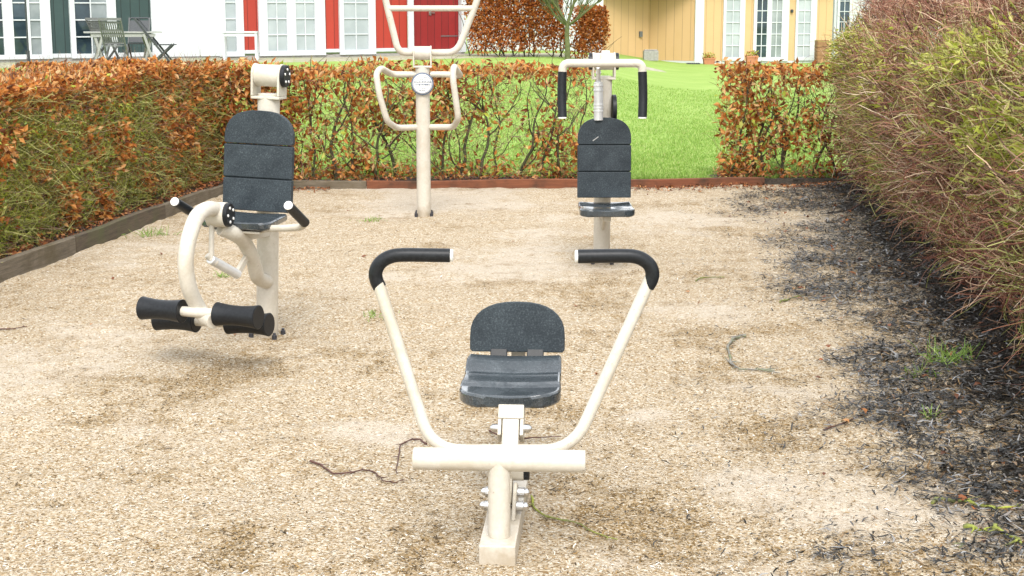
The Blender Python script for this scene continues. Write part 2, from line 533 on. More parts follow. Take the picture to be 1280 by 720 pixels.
def np_mesh(name, verts, faces, k, mats, midx=None, smooth=False, parent=None):
    """numpy verts (N,3) and faces (M,k) -> one mesh object"""
    me = bpy.data.meshes.new(name)
    verts = np.ascontiguousarray(verts, dtype=np.float32)
    faces = np.ascontiguousarray(faces, dtype=np.int32)
    if parent is not None:
        verts = verts - np.array(parent.location, dtype=np.float32)
    me.vertices.add(len(verts))
    me.vertices.foreach_set('co', verts.ravel())
    me.loops.add(faces.size)
    me.loops.foreach_set('vertex_index', faces.ravel())
    me.polygons.add(len(faces))
    me.polygons.foreach_set('loop_start', np.arange(0, faces.size, k, dtype=np.int32))
    me.polygons.foreach_set('loop_total', np.full(len(faces), k, dtype=np.int32))
    for mm in (mats if isinstance(mats, (list, tuple)) else [mats]):
        me.materials.append(mm)
    if midx is not None:
        me.polygons.foreach_set('material_index', np.ascontiguousarray(midx, dtype=np.int32))
    me.polygons.foreach_set('use_smooth', np.full(len(faces), smooth, dtype=bool))
    me.update(calc_edges=True)
    me.validate()
    o = bpy.data.objects.new(name, me)
    COL.objects.link(o)
    if parent is not None:
        o.parent = parent
    return o

def unit(a):
    return a / np.maximum(np.linalg.norm(a, axis=-1, keepdims=True), 1e-9)

def leaf_arrays(pts, length, width, d=None, fold=0.25, droop=None):
    """each leaf: base, left, right, tip; two triangles folded along the midrib"""
    N = len(pts)
    if d is None:
        d = unit(rng.normal(size=(N, 3)))
    r_ = unit(rng.normal(size=(N, 3)))
    s_ = unit(np.cross(d, r_))
    nrm = np.cross(s_, d)
    L = np.asarray(length).reshape(-1, 1) * np.ones((N, 1))
    W = np.asarray(width).reshape(-1, 1) * np.ones((N, 1))
    mid = pts + d * L * 0.45
    v = np.empty((N, 4, 3))
    v[:, 0] = pts
    v[:, 1] = mid + s_ * W * 0.5 + nrm * W * fold
    v[:, 2] = pts + d * L
    v[:, 3] = mid - s_ * W * 0.5 + nrm * W * fold
    b = np.arange(N)[:, None] * 4
    f = np.concatenate([b + np.array([[0, 1, 2]]), b + np.array([[0, 2, 3]])], axis=1).reshape(-1, 3)
    return v.reshape(-1, 3), f

def twig_arrays(paths, rad, sides=3):
    """paths (N,K,3), rad (N,K) -> verts, quads"""
    N, K, _ = paths.shape
    tan = np.empty_like(paths)
    tan[:, 1:-1] = paths[:, 2:] - paths[:, :-2]
    tan[:, 0] = paths[:, 1] - paths[:, 0]
    tan[:, -1] = paths[:, -1] - paths[:, -2]
    tan = unit(tan)
    ref = unit(rng.normal(size=(N, 1, 3)))
    u_ = unit(np.cross(tan, ref))
    w_ = np.cross(tan, u_)
    a = np.arange(sides) * 2 * np.pi / sides
    v = paths[:, :, None, :] + rad[:, :, None, None] * (u_[:, :, None, :] * np.cos(a)[None, None, :, None] + w_[:, :, None, :] * np.sin(a)[None, None, :, None])
    idx = np.arange(N * K * sides).reshape(N, K, sides)
    q = np.stack([idx[:, :-1, :], np.roll(idx, -1, axis=2)[:, :-1, :], np.roll(idx, -1, axis=2)[:, 1:, :], idx[:, 1:, :]], axis=-1)
    return v.reshape(-1, 3), q.reshape(-1, 4)

def oval_leaves(pts, length, width, d):
    """pointed oval leaves with a curl: six corners, four triangles"""
    N = len(pts)
    s_ = unit(np.cross(d, np.array([0, 0, 1.0]) + rng.normal(0, 0.3, (N, 3))))
    nrm = np.cross(s_, d)
    L = length[:, None]; W = width[:, None]
    cu = rng.normal(0.0, 0.22, (N, 1)) * L
    v = np.empty((N, 6, 3))
    v[:, 0] = pts - d * L * 0.5
    v[:, 3] = pts + d * L * 0.5
    for k, t, sg, wf in ((1, -0.22, 1, 0.46), (2, 0.15, 1, 0.42), (4, 0.15, -1, 0.42), (5, -0.22, -1, 0.46)):
        v[:, k] = pts + d * L * t + s_ * sg * W * wf * rng.uniform(0.75, 1.1, (N, 1)) + nrm * (0.25 * W + cu * (1 - abs(t) * 2))
    b = np.arange(N)[:, None] * 6
    f = np.concatenate([b + np.array([[0, 5, 1]]), b + np.array([[1, 5, 2]]), b + np.array([[5, 4, 2]]), b + np.array([[2, 4, 3]])], 1).reshape(-1, 3)
    return v.reshape(-1, 3), f

def curved_paths(p0, d0, length, K, bend, gravity=0.0):
    N = len(p0)
    step = (np.asarray(length).reshape(-1, 1) / (K - 1)) * np.ones((N, 1))
    out = np.empty((N, K, 3))
    out[:, 0] = p0
    d = unit(d0)
    cur = rng.normal(size=(N, 3)) * bend
    for k in range(1, K):
        d = unit(d + cur / (K - 1) + np.array([0, 0, -gravity / (K - 1)]) + rng.normal(size=(N, 3)) * bend * 0.35)
        out[:, k] = out[:, k - 1] + d * step
    return out

def fbm(x, y, s=1.0, seed=0):
    """cheap smooth 2-D noise from sines, about -1..1"""
    r = np.random.default_rng(seed)
    o = np.zeros_like(x, dtype=float)
    amp, f, tot = 1.0, s, 0.0
    for _ in range(5):
        for _ in range(3):
            a = r.uniform(0, 2 * np.pi)
            o = o + amp / 3 * np.sin((x * np.cos(a) + y * np.sin(a)) * f * r.uniform(0.8, 1.25) + r.uniform(0, 6.28))
        tot += amp / 1.7
        amp *= 0.55
        f *= 2.03
    return o / tot

def tag(o, label=None, cat=None, group=None, kind=None):
    if label: o['label'] = label
    if cat: o['category'] = cat
    if group: o['group'] = group
    if kind: o['kind'] = kind
    return o

def thing(name, label, cat, loc, rz=0.0, group=None, rx=0.0, ry=0.0):
    o = bpy.data.objects.new(name, None)
    COL.objects.link(o)
    o.empty_display_size = 0.2
    o.matrix_basis = Matrix.Translation(Vector(loc)) @ Matrix.Rotation(ry, 4, 'Y') @ Matrix.Rotation(rx, 4, 'X') @ Matrix.Rotation(rz, 4, 'Z')
    return tag(o, label, cat, group)

def children(o):
    return [c for c in COL.objects if c.parent == o]

def copy_tree(o, parent=None):
    c = o.copy()
    COL.objects.link(c)
    if parent is not None:
        c.parent = parent
    for ch in children(o):
        copy_tree(ch, c)
    return c

def sstep(a, b, x):
    t = np.clip((np.asarray(x, dtype=float) - a) / (b - a), 0, 1)
    return t * t * (3 - 2 * t)

# ------------------------------------------------------------------ ground
def lawn_h(x, y):
    x = np.asarray(x, dtype=float); y = np.asarray(y, dtype=float)
    s = sstep(16, 36, y)
    wl = 1 - sstep(1.0, 5.0, x * 42 / np.maximum(y, 5))
    h = 0.03 + s * (0.42 * wl - 0.13 * (1 - wl)) + 0.02 * fbm(x, y, 0.8, 3) * (y < 60)
    inside = (y < 14.75) & (x > -4.3) & (x < 7.5)
    return np.where(inside, -0.12, h)

def grid_obj(name, xs, ys, hf, mat):
    X, Y = np.meshgrid(xs, ys)
    Z = hf(X, Y)
    nx, ny = len(xs), len(ys)
    v = np.stack([X, Y, Z], -1).reshape(-1, 3)
    i = np.arange(nx * ny).reshape(ny, nx)
    f = np.stack([i[:-1, :-1], i[:-1, 1:], i[1:, 1:], i[1:, :-1]], -1).reshape(-1, 4)
    return np_mesh(name, v, f, 4, mat, smooth=True)

xs = np.concatenate([[-500, -200, -80, -40], np.arange(-24, 24.1, 0.5), [40, 80, 200, 500]])
ys = np.concatenate([[-60, -20, -5], np.arange(0, 62, 0.5), [80, 120, 250, 600]])
tag(grid_obj('lawn', xs, ys, lawn_h, M['lawn']), kind='structure')

A0, A1 = G(0, 353), G(270, 246)                # inner foot of the left board line
dl = (A1 - A0).normalized()
NL = Vector((-dl.y, dl.x, 0))                  # towards the hedge
B0, B1 = G(365, 236.5), G(955, 232)            # inner foot of the back board line
db = (B1 - B0).normalized()
# corner: where the two lines meet
tt = ((B0.x - A0.x) * db.y - (B0.y - A0.y) * db.x) / (dl.x * db.y - dl.y * db.x)
CORNER = A0 + dl * tt
START = A0 - dl * 4.5

MUL = [G(u, v) for u, v in ((960, 233), (1000, 262), (1050, 330), (1095, 420), (1132, 500), (1150, 560), (1165, 620), (1215, 690), (1300, 725))]
MUL_Y = np.array([p.y for p in reversed(MUL)])
MUL_X = np.array([p.x for p in reversed(MUL)])

def mulch_edge(y):
    return np.interp(y, MUL_Y, MUL_X)

SPOTS_D = ((255, 472, 0.26, 1.7), (352, 463, 0.13, 1.1), (755, 650, 0.24, 0.75), (765, 362, 0.32, 1.3), (690, 505, 0.2, 1.0), (300, 445, 0.15, 0.7), (520, 625, 0.16, 0.8), (960, 545, 0.22, 0.7), (560, 690, 0.16, 0.6), (660, 690, 0.14, 0.6), (625, 600, 0.16, 0.6), (110, 520, 0.12, 0.8), (350, 420, 0.14, 0.8), (530, 272, 0.2, 0.5), (870, 640, 0.3, 0.6), (880, 420, 0.3, 0.6))  # brown debris patches; those at machine feet double as painted contact shadows
SPOTS_B = ((640, 320, 0.5, 0.8), (600, 250, 0.8, 0.8), (430, 280, 0.6, 0.7), (808, 515, 0.13, 1.2), (935, 600, 0.16, 1.1), (740, 690, 0.16, 1.1), (470, 530, 0.15, 1.2), (690, 590, 0.25, 0.8), (850, 270, 0.6, 0.7), (240, 560, 0.2, 0.5))
def spots(x, y, lst):
    o = np.zeros_like(np.asarray(x, dtype=float))
    for (u_, v_, r_, s_) in lst:
        g_ = G(u_, v_)
        o = o + s_ * np.exp(-(((x - g_.x) / r_) ** 2 + ((y - g_.y) / (r_ * 1.5)) ** 2))
    return o
def wear(x, y):
    """bare: fine pale sand, chips scuffed away; drift: brown rotted chip gathered in hollows, plus painted contact shade at machine feet"""
    rag = 0.35 * fbm(x, y, 9, 93) + 0.25 * fbm(x * 0.6, y, 24, 94)
    drift = 0.45 * fbm(x * 0.75, y * 1.2, 2.6, 91) + 0.85 * fbm(x * 0.7, y * 1.25, 8.0, 92) + 0.45 * fbm(x * 0.6, y * 1.1, 19, 98) + rag + spots(x, y, SPOTS_D) + 0.30 * sstep(-1.6, -0.2, x - mulch_edge(y))
    bare = 0.85 * fbm(x, y, 1.7, 95) + 0.45 * fbm(x, y * 1.2, 5, 96) + rag * 0.7 + spots(x, y, SPOTS_B) - 0.4 * spots(x, y, SPOTS_D)
    gr = 0.30 * fbm(x, y, 60, 97)
    return sstep(0.25, 0.95, bare + gr), sstep(0.36, 1.15, drift + 2.2 * gr)

def sand_h(x, y):
    h = 0.014 * fbm(x, y, 1.6, 5) + 0.009 * fbm(x, y, 6, 6) + 0.006 * fbm(x, y, 22, 8) - 0.016 * np.clip(spots(x, y, SPOTS_D), 0, 1.2)
    return h - 0.006 + 0.05 * sstep(0.0, 1.2, x - mulch_edge(y))

def sand_soil(name, xs, ys):
    return grid_obj(name, xs, ys, sand_h, M['sand'])
sp_ = tag(sand_soil('sand_pit', np.concatenate([[-6, -5], np.arange(-4.2, 4.2, 0.028), [4.6, 5.5, 7]]), np.concatenate([[-3, 0, 2], np.arange(3.6, 14.78, 0.028)])), kind='structure')
co = np.empty(len(sp_.data.vertices) * 3, dtype=np.float32)
sp_.data.vertices.foreach_get('co', co)
co = co.reshape(-1, 3).astype(float)
for nm, arr in zip(('bare', 'drift'), wear(co[:, 0], co[:, 1])):
    at_ = sp_.data.attributes.new(nm, 'FLOAT', 'POINT')
    at_.data.foreach_set('value', np.ascontiguousarray(arr, dtype=np.float32))

# dark soil under the shrub and the two hedges: sheets lying on the sand
def soil_h(x, y):
    e = mulch_edge(y) + 0.22 + 0.10 * fbm(y, y, 2.2, 21) + 0.22 * fbm(x, y, 7, 22) + 0.12 * fbm(x, y, 26, 23)
    return sand_h(x, y) - 0.02 + 0.032 * sstep(-0.02, 0.35, x - e) + 0.006 * fbm(x, y, 18, 9)
tag(grid_obj('soil', np.arange(1.0, 6.0, 0.05), np.arange(3.2, 14.7, 0.05), soil_h, M['soil']), kind='structure')

def bed_strip(name, a, b, n_, width, z):
    d = (b - a)
    L = d.length
    d.normalize()
    us = np.arange(0, L + 0.01, 0.08)
    ws = np.concatenate([np.arange(0, width, 0.08), [width]])
    U, W = np.meshgrid(us, ws)
    X = a.x + d.x * U + n_.x * W
    Y = a.y + d.y * U + n_.y * W
    Z = z + 0.02 * fbm(X, Y, 6, 12) - 0.15 * sstep(width - 0.15, width, W) - 0.25 * (W < 0.01)
    i = np.arange(U.size).reshape(U.shape)
    f = np.stack([i[:-1, :-1], i[:-1, 1:], i[1:, 1:], i[1:, :-1]], -1).reshape(-1, 4)
    return tag(np_mesh(name, np.stack([X, Y, Z], -1).reshape(-1, 3), f, 4, M['soil'], smooth=True), kind='structure')
NB = Vector((-db.y, db.x, 0))
if NB.y < 0: NB = -NB
bed_strip('soil', START + NL * 0.05, CORNER + dl * 0.5 + NL * 0.05, NL, 1.5, 0.062)
gl, gr_ = P(752, 230, 15).x, P(893, 230, 15).x          # lawn opening in the back hedge
bed_strip('soil', CORNER + NB * 0.05, CORNER + db * ((gl - CORNER.x) / db.x) + NB * 0.05, NB, 0.75, 0.042)
bed_strip('soil', CORNER + db * ((gr_ - CORNER.x) / db.x) + NB * 0.05, CORNER + db * 7.5 + NB * 0.05, NB, 0.75, 0.042)

# ------------------------------------------------------------------ timber edging
def board(a, b, n_, h, th, mat, label, lo=-0.05, wob=0.0):
    L = (b - a).length
    d = (b - a).normalized()
    ang = math.atan2(d.y, d.x)
    t = thing_loc = Vector((a.x, a.y, 0))
    o = MB()
    side = 1 if (Matrix.Rotation(ang, 3, 'Z') @ Vector((0, 1, 0))).dot(n_) > 0 else -1
    K = max(3, int(L / 0.12))
    rings = []
    for k in range(K + 1):
        x = 0.004 + (L - 0.008) * k / K
        dz = 0.006 * math.sin(x * 3.1 + a.x * 7) + wob * (x / L)
        w0, w1 = 0.003 * math.sin(x * 9), 0.003 * math.sin(x * 7 + 1)
        y0, y1 = 0 + w0, th * side + w1
        top = h + dz
        rings.append([Vector((x, y0, lo)), Vector((x, y1, lo)), Vector((x, y1, top - 0.006)), Vector((x, y1 - 0.008 * side, top)), Vector((x, y0 + 0.008 * side, top)), Vector((x, y0, top - 0.006))][::side])
    o.loft(rings, False)
    ob = o.build('edging_board', mat)
    ob.location = thing_loc
    ob.rotation_euler = (0, 0, ang)
    return tag(ob, label, 'edging board', 'timber boards edging the sand')
J1, J2 = G(98, 315), G(210, 271)
def on_left(p):
    return A0 + dl * ((p - A0).dot(dl))
J1, J2 = on_left(J1), on_left(J2)
board(START, J1, NL, 0.122, 0.055, M['greytimber'], 'pale weathered edging board at the left edge of the photo, nearest to the viewer', wob=-0.005)
board(J1, J2, NL, 0.115, 0.055, M['darktimber'], 'dark damp stained edging board under the left hedge, middle one along that side', wob=-0.01)
board(J2, CORNER, NL, 0.105, 0.055, M['greytimber'], 'grey mossy edging board left of the leg machine, running back to the corner', wob=-0.03)
D1 = CORNER + db * ((P(460, 230, 14.6).x - CORNER.x) / db.x)
D2 = CORNER + db * ((P(958, 230, 14.6).x - CORNER.x) / db.x)
board(CORNER + db * 0.06, D1, NB, 0.078, 0.05, M['greytimber'], 'short grey edging board at the back, between leg machine and post with round badge')
board(D1, D2, NB, 0.074, 0.05, M['rusttimber'], 'long red brown edging board across the back of the sand')

# ------------------------------------------------------------------ hedges
def hedge_points(n, L, thick, h, face_bias, z_pow=1.0):
    """(along, depth, z, near_top) samples concentrated near the faces of a box hedge"""
    a = rng.uniform(0, L, n)
    kind = rng.uniform(size=n)
    dpt = np.where(kind < face_bias, np.abs(rng.normal(0, 0.09, n)), rng.uniform(0, thick, n))
    z = rng.uniform(0.08, 1.0, n) ** z_pow * h
    top = rng.uniform(size=n) < 0.4
    z = np.where(top, h - np.abs(rng.normal(0, 0.05, n)), z)
    dpt = np.where(top, rng.uniform(-0.02, thick, n), dpt)
    return a, dpt, z

def to_world(a, dpt, z, o, d, n_):
    return np.stack([o.x + d.x * a + n_.x * dpt, o.y + d.y * a + n_.y * dpt, z], -1)

# --- dense left hedge
H_L0 = START + NL * 0.22
LLEN = (CORNER - START).length + 0.55
hl = thing('beech_hedge', 'long dense hedge on the left, orange leaves on top and mossy green below', 'hedge', H_L0)
n = 86000
a, dp, z = hedge_points(n, LLEN, 1.08, 1.18, 0.6)
keep = a > 2.2
a, dp, z = a[keep], dp[keep], z[keep]
htop = 1.18 + 0.05 * fbm(a, dp, 2.0, 31) + 0.03 * fbm(a, dp, 8, 32)
z = z * htop / 1.18 + rng.normal(0, 0.012, len(z))
dp = dp + 0.05 * fbm(a, z, 3.0, 33) + 0.03 * fbm(a, z, 9, 34)
clump = 0.6 * fbm(a, z * 1.3, 3.0, 35) + 0.75 * fbm(a, z * 1.1, 9.5, 36)
lowc = (z < 0.95) & (clump > 0.3)
dp = np.where(lowc, dp - 0.07, dp)
pb = np.clip(0.13 + 0.82 * sstep(0.90, 1.06, z) + 0.9 * sstep(0.05, 0.36, clump) + 0.55 * sstep(LLEN - 2.0, LLEN - 0.6, a), 0, 0.96)
brown = rng.uniform(size=len(a)) < pb
w_ = to_world(a, dp, z, H_L0, dl, NL)
dirs = unit(rng.normal(size=w_.shape) + np.array([NL.x, NL.y, 0]) * -0.5 + np.array([0, 0, -0.15]))
ln = np.where(brown, rng.uniform(0.032, 0.064, len(a)), rng.uniform(0.025, 0.055, len(a)))
wd = np.where(brown, ln * 0.55, ln * 0.42)
v, f = leaf_arrays(w_, ln, wd, dirs)
np_mesh('foliage', v, f, 3, [M['beech'], M['olive']], np.repeat(np.where(brown, 0, 1), 2), parent=hl)
nt_ = 17000
a = rng.uniform(2.2, LLEN, nt_); dp = np.abs(rng.normal(0.08, 0.12, nt_)); z = rng.uniform(0.05, 1.1, nt_)
d0 = np.array([dl.x, dl.y, 0]) * rng.normal(0, 0.8, (nt_, 1)) + np.array([NL.x, NL.y, 0]) * rng.normal(-0.5, 0.4, (nt_, 1)) + np.array([0, 0, 1]) * rng.normal(0.25, 0.55, (nt_, 1))
pth = curved_paths(to_world(a, dp, z, H_L0, dl, NL), d0, rng.uniform(0.08, 0.26, nt_), 5, 0.5)
rd = np.linspace(1, 0.4, 5)[None, :] * rng.uniform(0.0016, 0.0034, nt_)[:, None]
# thin shoots standing out of the clipped top
ns = 700
a2 = rng.uniform(2.2, LLEN, ns); dp2 = rng.uniform(0, 1.05, ns)
pth2 = curved_paths(to_world(a2, dp2, np.full(ns, 1.12), H_L0, dl, NL), np.stack([rng.normal(0, 0.25, ns), rng.normal(0, 0.25, ns), np.ones(ns)], -1), rng.uniform(0.08, 0.24, ns), 5, 0.3)
rd2 = np.linspace(1, 0.35, 5)[None, :] * rng.uniform(0.0014, 0.0026, ns)[:, None]
v, f = twig_arrays(np.concatenate([pth, pth2]), np.concatenate([rd, rd2]))
mi = np.concatenate([np.repeat(np.where(rng.uniform(size=nt_) < 0.72, 0, 1), 4 * 3), np.full(ns * 12, 1)])
np_mesh('twigs', v, f, 4, [M['greentwig'], M['twig']], mi, parent=hl)
def stem_set(name, parent, o, d, n_, pos, thick, h, rad, fork=2, seed=1):
    r = random.Random(seed)
    mb = MB()
    for s in pos:
        base = o + d * s + n_ * (thick * r.uniform(0.3, 0.7))
        p = Vector((base.x, base.y, 0.0))
        pts = [p.copy()]
        dirv = Vector((r.uniform(-.18, .18), r.uniform(-.12, .12), 1))
        K = 9
        for k in range(K):
            dirv = (dirv * 0.75 + Vector((r.uniform(-.38, .38), r.uniform(-.22, .22), 0.35))).normalized()
            p = p + dirv * h / K
            pts.append(p.copy())
        rr = rad * r.uniform(0.7, 1.25)
        sp = spline(pts, 3)
        mb.tube(sp, [rr * (1 - 0.7 * i / (len(sp) - 1)) for i in range(len(sp))], 7, False)
        for _ in range(fork):
            k = r.randint(1, K - 2)
            q = pts[k].copy()
            dv2 = Vector((r.choice((-1, 1)) * r.uniform(.5, 1), r.uniform(-.4, .4), r.uniform(.5, 1.1))).normalized()
            qs = [q.copy()]
            for _k in range(5):
                dv2 = (dv2 * 0.8 + Vector((r.uniform(-.45, .45), r.uniform(-.3, .3), .2))).normalized()
                q = q + dv2 * h * r.uniform(0.08, 0.13)
                if q.z > h: break
                qs.append(q.copy())
            if len(qs) > 2:
                sq = spline(qs, 3)
                mb.tube(sq, [rr * 0.5 * (1 - 0.65 * i / (len(sq) - 1)) for i in range(len(sq))], 6, False)
    return mb.build(name, M['darkstem'], parent, world=True)
stem_set('stems', hl, H_L0, dl, NL, np.arange(2.5, LLEN, 0.22), 0.85, 1.05, 0.016, 2, 3)

# --- thin back hedges: lawn shows between their stems
def thin_hedge(name, label, o, d, n_, L, h, thick, nleaf, ntwig, seed, mat, stem_pos, cover, left_dense=0.0):
    t = thing(name, label, 'hedge', (o.x, o.y, 0))
    N = nleaf
    a = rng.uniform(0, L, N * 4)
    dp = rng.uniform(0, thick, N * 4)
    z = rng.uniform(0.06, 1, N * 4) * h
    dens = 0.06 + 0.75 * sstep(0.0, 0.45, fbm(a * 1.0, z * 1.2 + dp * 0.5, 4.2, seed) + 0.3 * fbm(a, z, 13, seed + 5)) + 0.95 * sstep(h - 0.20, h - 0.06, z) + left_dense * (1 - sstep(0.25, 0.5, a)) + cover(a, z) + 0.45 * (1 - sstep(0.1, 0.3, z))
    k = rng.uniform(size=N * 4) < dens * 0.55
    a, dp, z = a[k][:N], dp[k][:N], z[k][:N]
    z = z + 0.045 * fbm(a, dp, 5, seed + 1) * sstep(0.5 * h, h, z)
    pts = to_world(a, dp, z, o, d, n_)
    # leaves hang in little sprays
    dirs = unit(rng.normal(size=pts.shape) + np.array([0, 0, -0.45]))
    v, f = leaf_arrays(pts, rng.uniform(0.045, 0.09, len(a)), rng.uniform(0.022, 0.045, len(a)), dirs, 0.2)
    gm = (rng.uniform(size=len(a)) < np.where(z < h * 0.75, 0.16, 0.04)).astype(int)
    np_mesh('foliage', v, f, 3, [mat, M['olive']], np.repeat(gm, 2), parent=t)
    a = rng.uniform(0, L, ntwig); dp = rng.uniform(0, thick, ntwig); z = rng.uniform(0.05, h * 0.95, ntwig)
    d0 = np.array([d.x, d.y, 0]) * rng.normal(0, 0.7, (ntwig, 1)) + np.array([n_.x, n_.y, 0]) * rng.normal(0, 0.5, (ntwig, 1)) + np.array([0, 0, 1]) * rng.normal(0.5, 0.4, (ntwig, 1))
    pth = curved_paths(to_world(a, dp, z, o, d, n_), d0, rng.uniform(0.08, 0.3, ntwig), 6, 0.9)
    pth[:, :, 2] = np.minimum(pth[:, :, 2], h + 0.08)
    rd = np.linspace(1, 0.35, 6)[None, :] * rng.uniform(0.0016, 0.0042, ntwig)[:, None]
    v, f = twig_arrays(pth, rd)
    np_mesh('twigs', v, f, 4, [M['greentwig'], M['twig']], np.repeat((rng.uniform(size=ntwig) < 0.62).astype(int), 15), parent=t)
    stem_set('stems', t, o, d, n_, stem_pos, thick, h * 0.92, 0.017, 3, seed)
    return t
OB = CORNER + NB * 0.2 - db * 0.35
OB.z = 0
LB = (P(742, 100, 15.0).x - OB.x) / db.x
def cov_back(a, z):
    return 1.0 * (1 - sstep(0.4, 1.2, a)) * sstep(0.3, 0.7, z) + 0.30 * (1 - sstep(1.0, 1.8, a))
thin_hedge('beech_hedge', 'gappy beech hedge along the back, lawn showing through behind the round badge post', OB, db, NB, LB, 1.17, 0.5, 9600, 3000, 51, M['beech'], np.arange(0.1, LB, 0.2), cov_back)
OR = Vector((P(903, 200, 15).x, OB.y + (P(903, 200, 15).x - OB.x) * db.y / db.x, 0))
def cov_right(a, z):
    return 0.25 * sstep(0.85, 1.05, z)
thin_hedge('beech_hedge', 'short square hedge block right of the lawn opening, rusty leaves along its top', OR, db, NB, 1.6, 1.15, 0.5, 3300, 1000, 71, M['beech'], [0.08, 0.3, 0.46, 0.62, 0.68, 0.95, 1.2, 1.4], cov_right, 0.75)

# --- big twiggy shrub on the right
SB0, SB1 = G(1282, 462), G(1062, 234)
ds = (SB1 - SB0).normalized()
NS = Vector((ds.y, -ds.x, 0))
if NS.x < 0: NS = -NS
S0 = SB0 - ds * 3.0
SLEN = (SB1 - S0).length + 0.5
sh = thing('twiggy_shrub', 'large twiggy shrub on the right, purple brown shoots over yellow green leaves', 'shrub', (S0.x, S0.y, 0))
def shrub_top(a):
    return 1.76 + 0.05 * np.sin(a * 1.7)
def face_in(z, top):
    """how far the face stands back from the foot line at height z"""
    return -0.06 * np.sin(np.clip(z / top, 0, 1) * np.pi * 0.75) + 0.24 * sstep(0.72, 1.0, z / top)
NT = 40000
a = rng.uniform(0.8, SLEN, NT)
top = shrub_top(a)
z = rng.uniform(0.05, 1.0, NT) ** 0.8 * top
ontop = rng.uniform(size=NT) < 0.30
z = np.where(ontop, top - np.abs(rng.normal(0, 0.08, NT)), z)
dp = face_in(z, top) + np.where(ontop, rng.uniform(0, 1.5, NT), np.abs(rng.normal(0.05, 0.14, NT))) + 0.10 * fbm(a, z, 2.5, 81)
p0 = to_world(a, dp, z, S0, ds, NS)
u_up = sstep(0.45, 1.0, z / top)[:, None]
d0 = np.array([NS.x, NS.y, 0]) * (-0.50 + 0.34 * u_up + rng.normal(0, 0.5, (NT, 1))) + np.array([0, 0, 1]) * (0.45 + 0.65 * u_up + rng.normal(0, 0.42, (NT, 1))) + np.array([ds.x, ds.y, 0]) * rng.normal(-0.1, 0.95, (NT, 1))
ln = (0.08 + 0.40 * rng.uniform(0, 1, NT) ** 1.8) * (0.62 + 0.38 * (1 - u_up[:, 0])) * (0.55 + 0.45 * sstep(0.05, 0.45, z))
pth = curved_paths(p0, d0, ln, 6, 0.75, 0.25)
pth[:, :, 2] = np.maximum(pth[:, :, 2], 0.03)
rd = np.linspace(1, 0.4, 6)[None, :] * (0.0015 + 0.0040 * rng.uniform(0, 1, NT) ** 2.2)[:, None]
# side shoots forking off the twigs
NSD = 26000
par = rng.integers(0, NT, NSD); kk_ = rng.integers(1, 4, NSD)
q0 = pth[par, kk_]
dq = unit(pth[par, kk_ + 1] - pth[par, kk_]) + rng.normal(0, 0.6, (NSD, 3)) + np.array([0, 0, 0.15])
pq = curved_paths(q0, dq, rng.uniform(0.05, 0.16, NSD), 6, 0.5)
pq[:, :, 2] = np.maximum(pq[:, :, 2], 0.03)
pth = np.concatenate([pth, pq])
rd = np.concatenate([rd, rd[par] * 0.6])
a_all, z_all, top_all = np.concatenate([a, a[par]]), np.concatenate([z, z[par]]), np.concatenate([top, top[par]])
v, f = twig_arrays(pth, rd)
a, z, top, NT = a_all, z_all, top_all, NT + NSD
gcl = fbm(a, z * 1.2, 3.2, 83)
isg = rng.uniform(size=NT) < np.clip(0.14 + 0.5 * sstep(-0.1, 0.5, gcl), 0.12, 0.5) * sstep(0.02, 0.15, z) * (1 - 0.9 * sstep(0.78, 0.95, z / top))
np_mesh('twigs', v, f, 4, [M['redtwig'], M['greentwig']], np.repeat(isg.astype(int), 15), parent=sh)
NLF = 70000
a = rng.uniform(0.8, SLEN, NLF); top = shrub_top(a); z = rng.uniform(0.1, 0.95, NLF) * top
dp = face_in(z, top) + np.abs(rng.normal(0.02, 0.16, NLF)) + 0.10 * fbm(a, z, 2.5, 81)
gcl = 0.7 * fbm(a, z * 1.2, 3.2, 83) + 0.7 * fbm(a, z, 9.0, 84)
far = sstep(SLEN - 5.0, SLEN - 1.0, a)
k = rng.uniform(size=NLF) < np.clip(0.03 + 0.80 * sstep(0.0, 0.5, gcl) + 0.22 * far, 0, 1) * np.maximum(sstep(0.55, 1.05, z), 0.45 * far * sstep(0.1, 0.4, z)) * (1 - 0.92 * sstep(0.76, 0.93, z / top))
a, dp, z, top = a[k], dp[k], z[k], top[k]
dp = dp - 0.10 * rng.uniform(size=len(a))
pts = to_world(a, dp, z, S0, ds, NS)
dirs = unit(rng.normal(size=pts.shape) * 0.8 + np.array([-NS.x, -NS.y, 0.3]))
v, f = leaf_arrays(pts, rng.uniform(0.03, 0.085, len(a)), rng.uniform(0.010, 0.026, len(a)), dirs, 0.2)
np_mesh('foliage', v, f, 3, [M['lime'], M['olive']], np.repeat((rng.uniform(size=len(a)) < 0.3).astype(int), 2), parent=sh)
# thick inner stems that keep the middle of the shrub dark
NI = 3600
a = rng.uniform(0.6, SLEN, NI)
pth = curved_paths(to_world(a, rng.uniform(0.35, 1.1, NI), np.zeros(NI), S0, ds, NS), np.stack([rng.normal(0.05, 0.2, NI), rng.normal(0, 0.3, NI), np.ones(NI)], -1), rng.uniform(0.9, 1.5, NI), 8, 0.35)
rd = np.linspace(1, 0.3, 8)[None, :] * rng.uniform(0.004, 0.010, NI)[:, None]
v, f = twig_arrays(pth, rd, 4)
np_mesh('stems', v, f, 4, M['twig'], parent=sh)

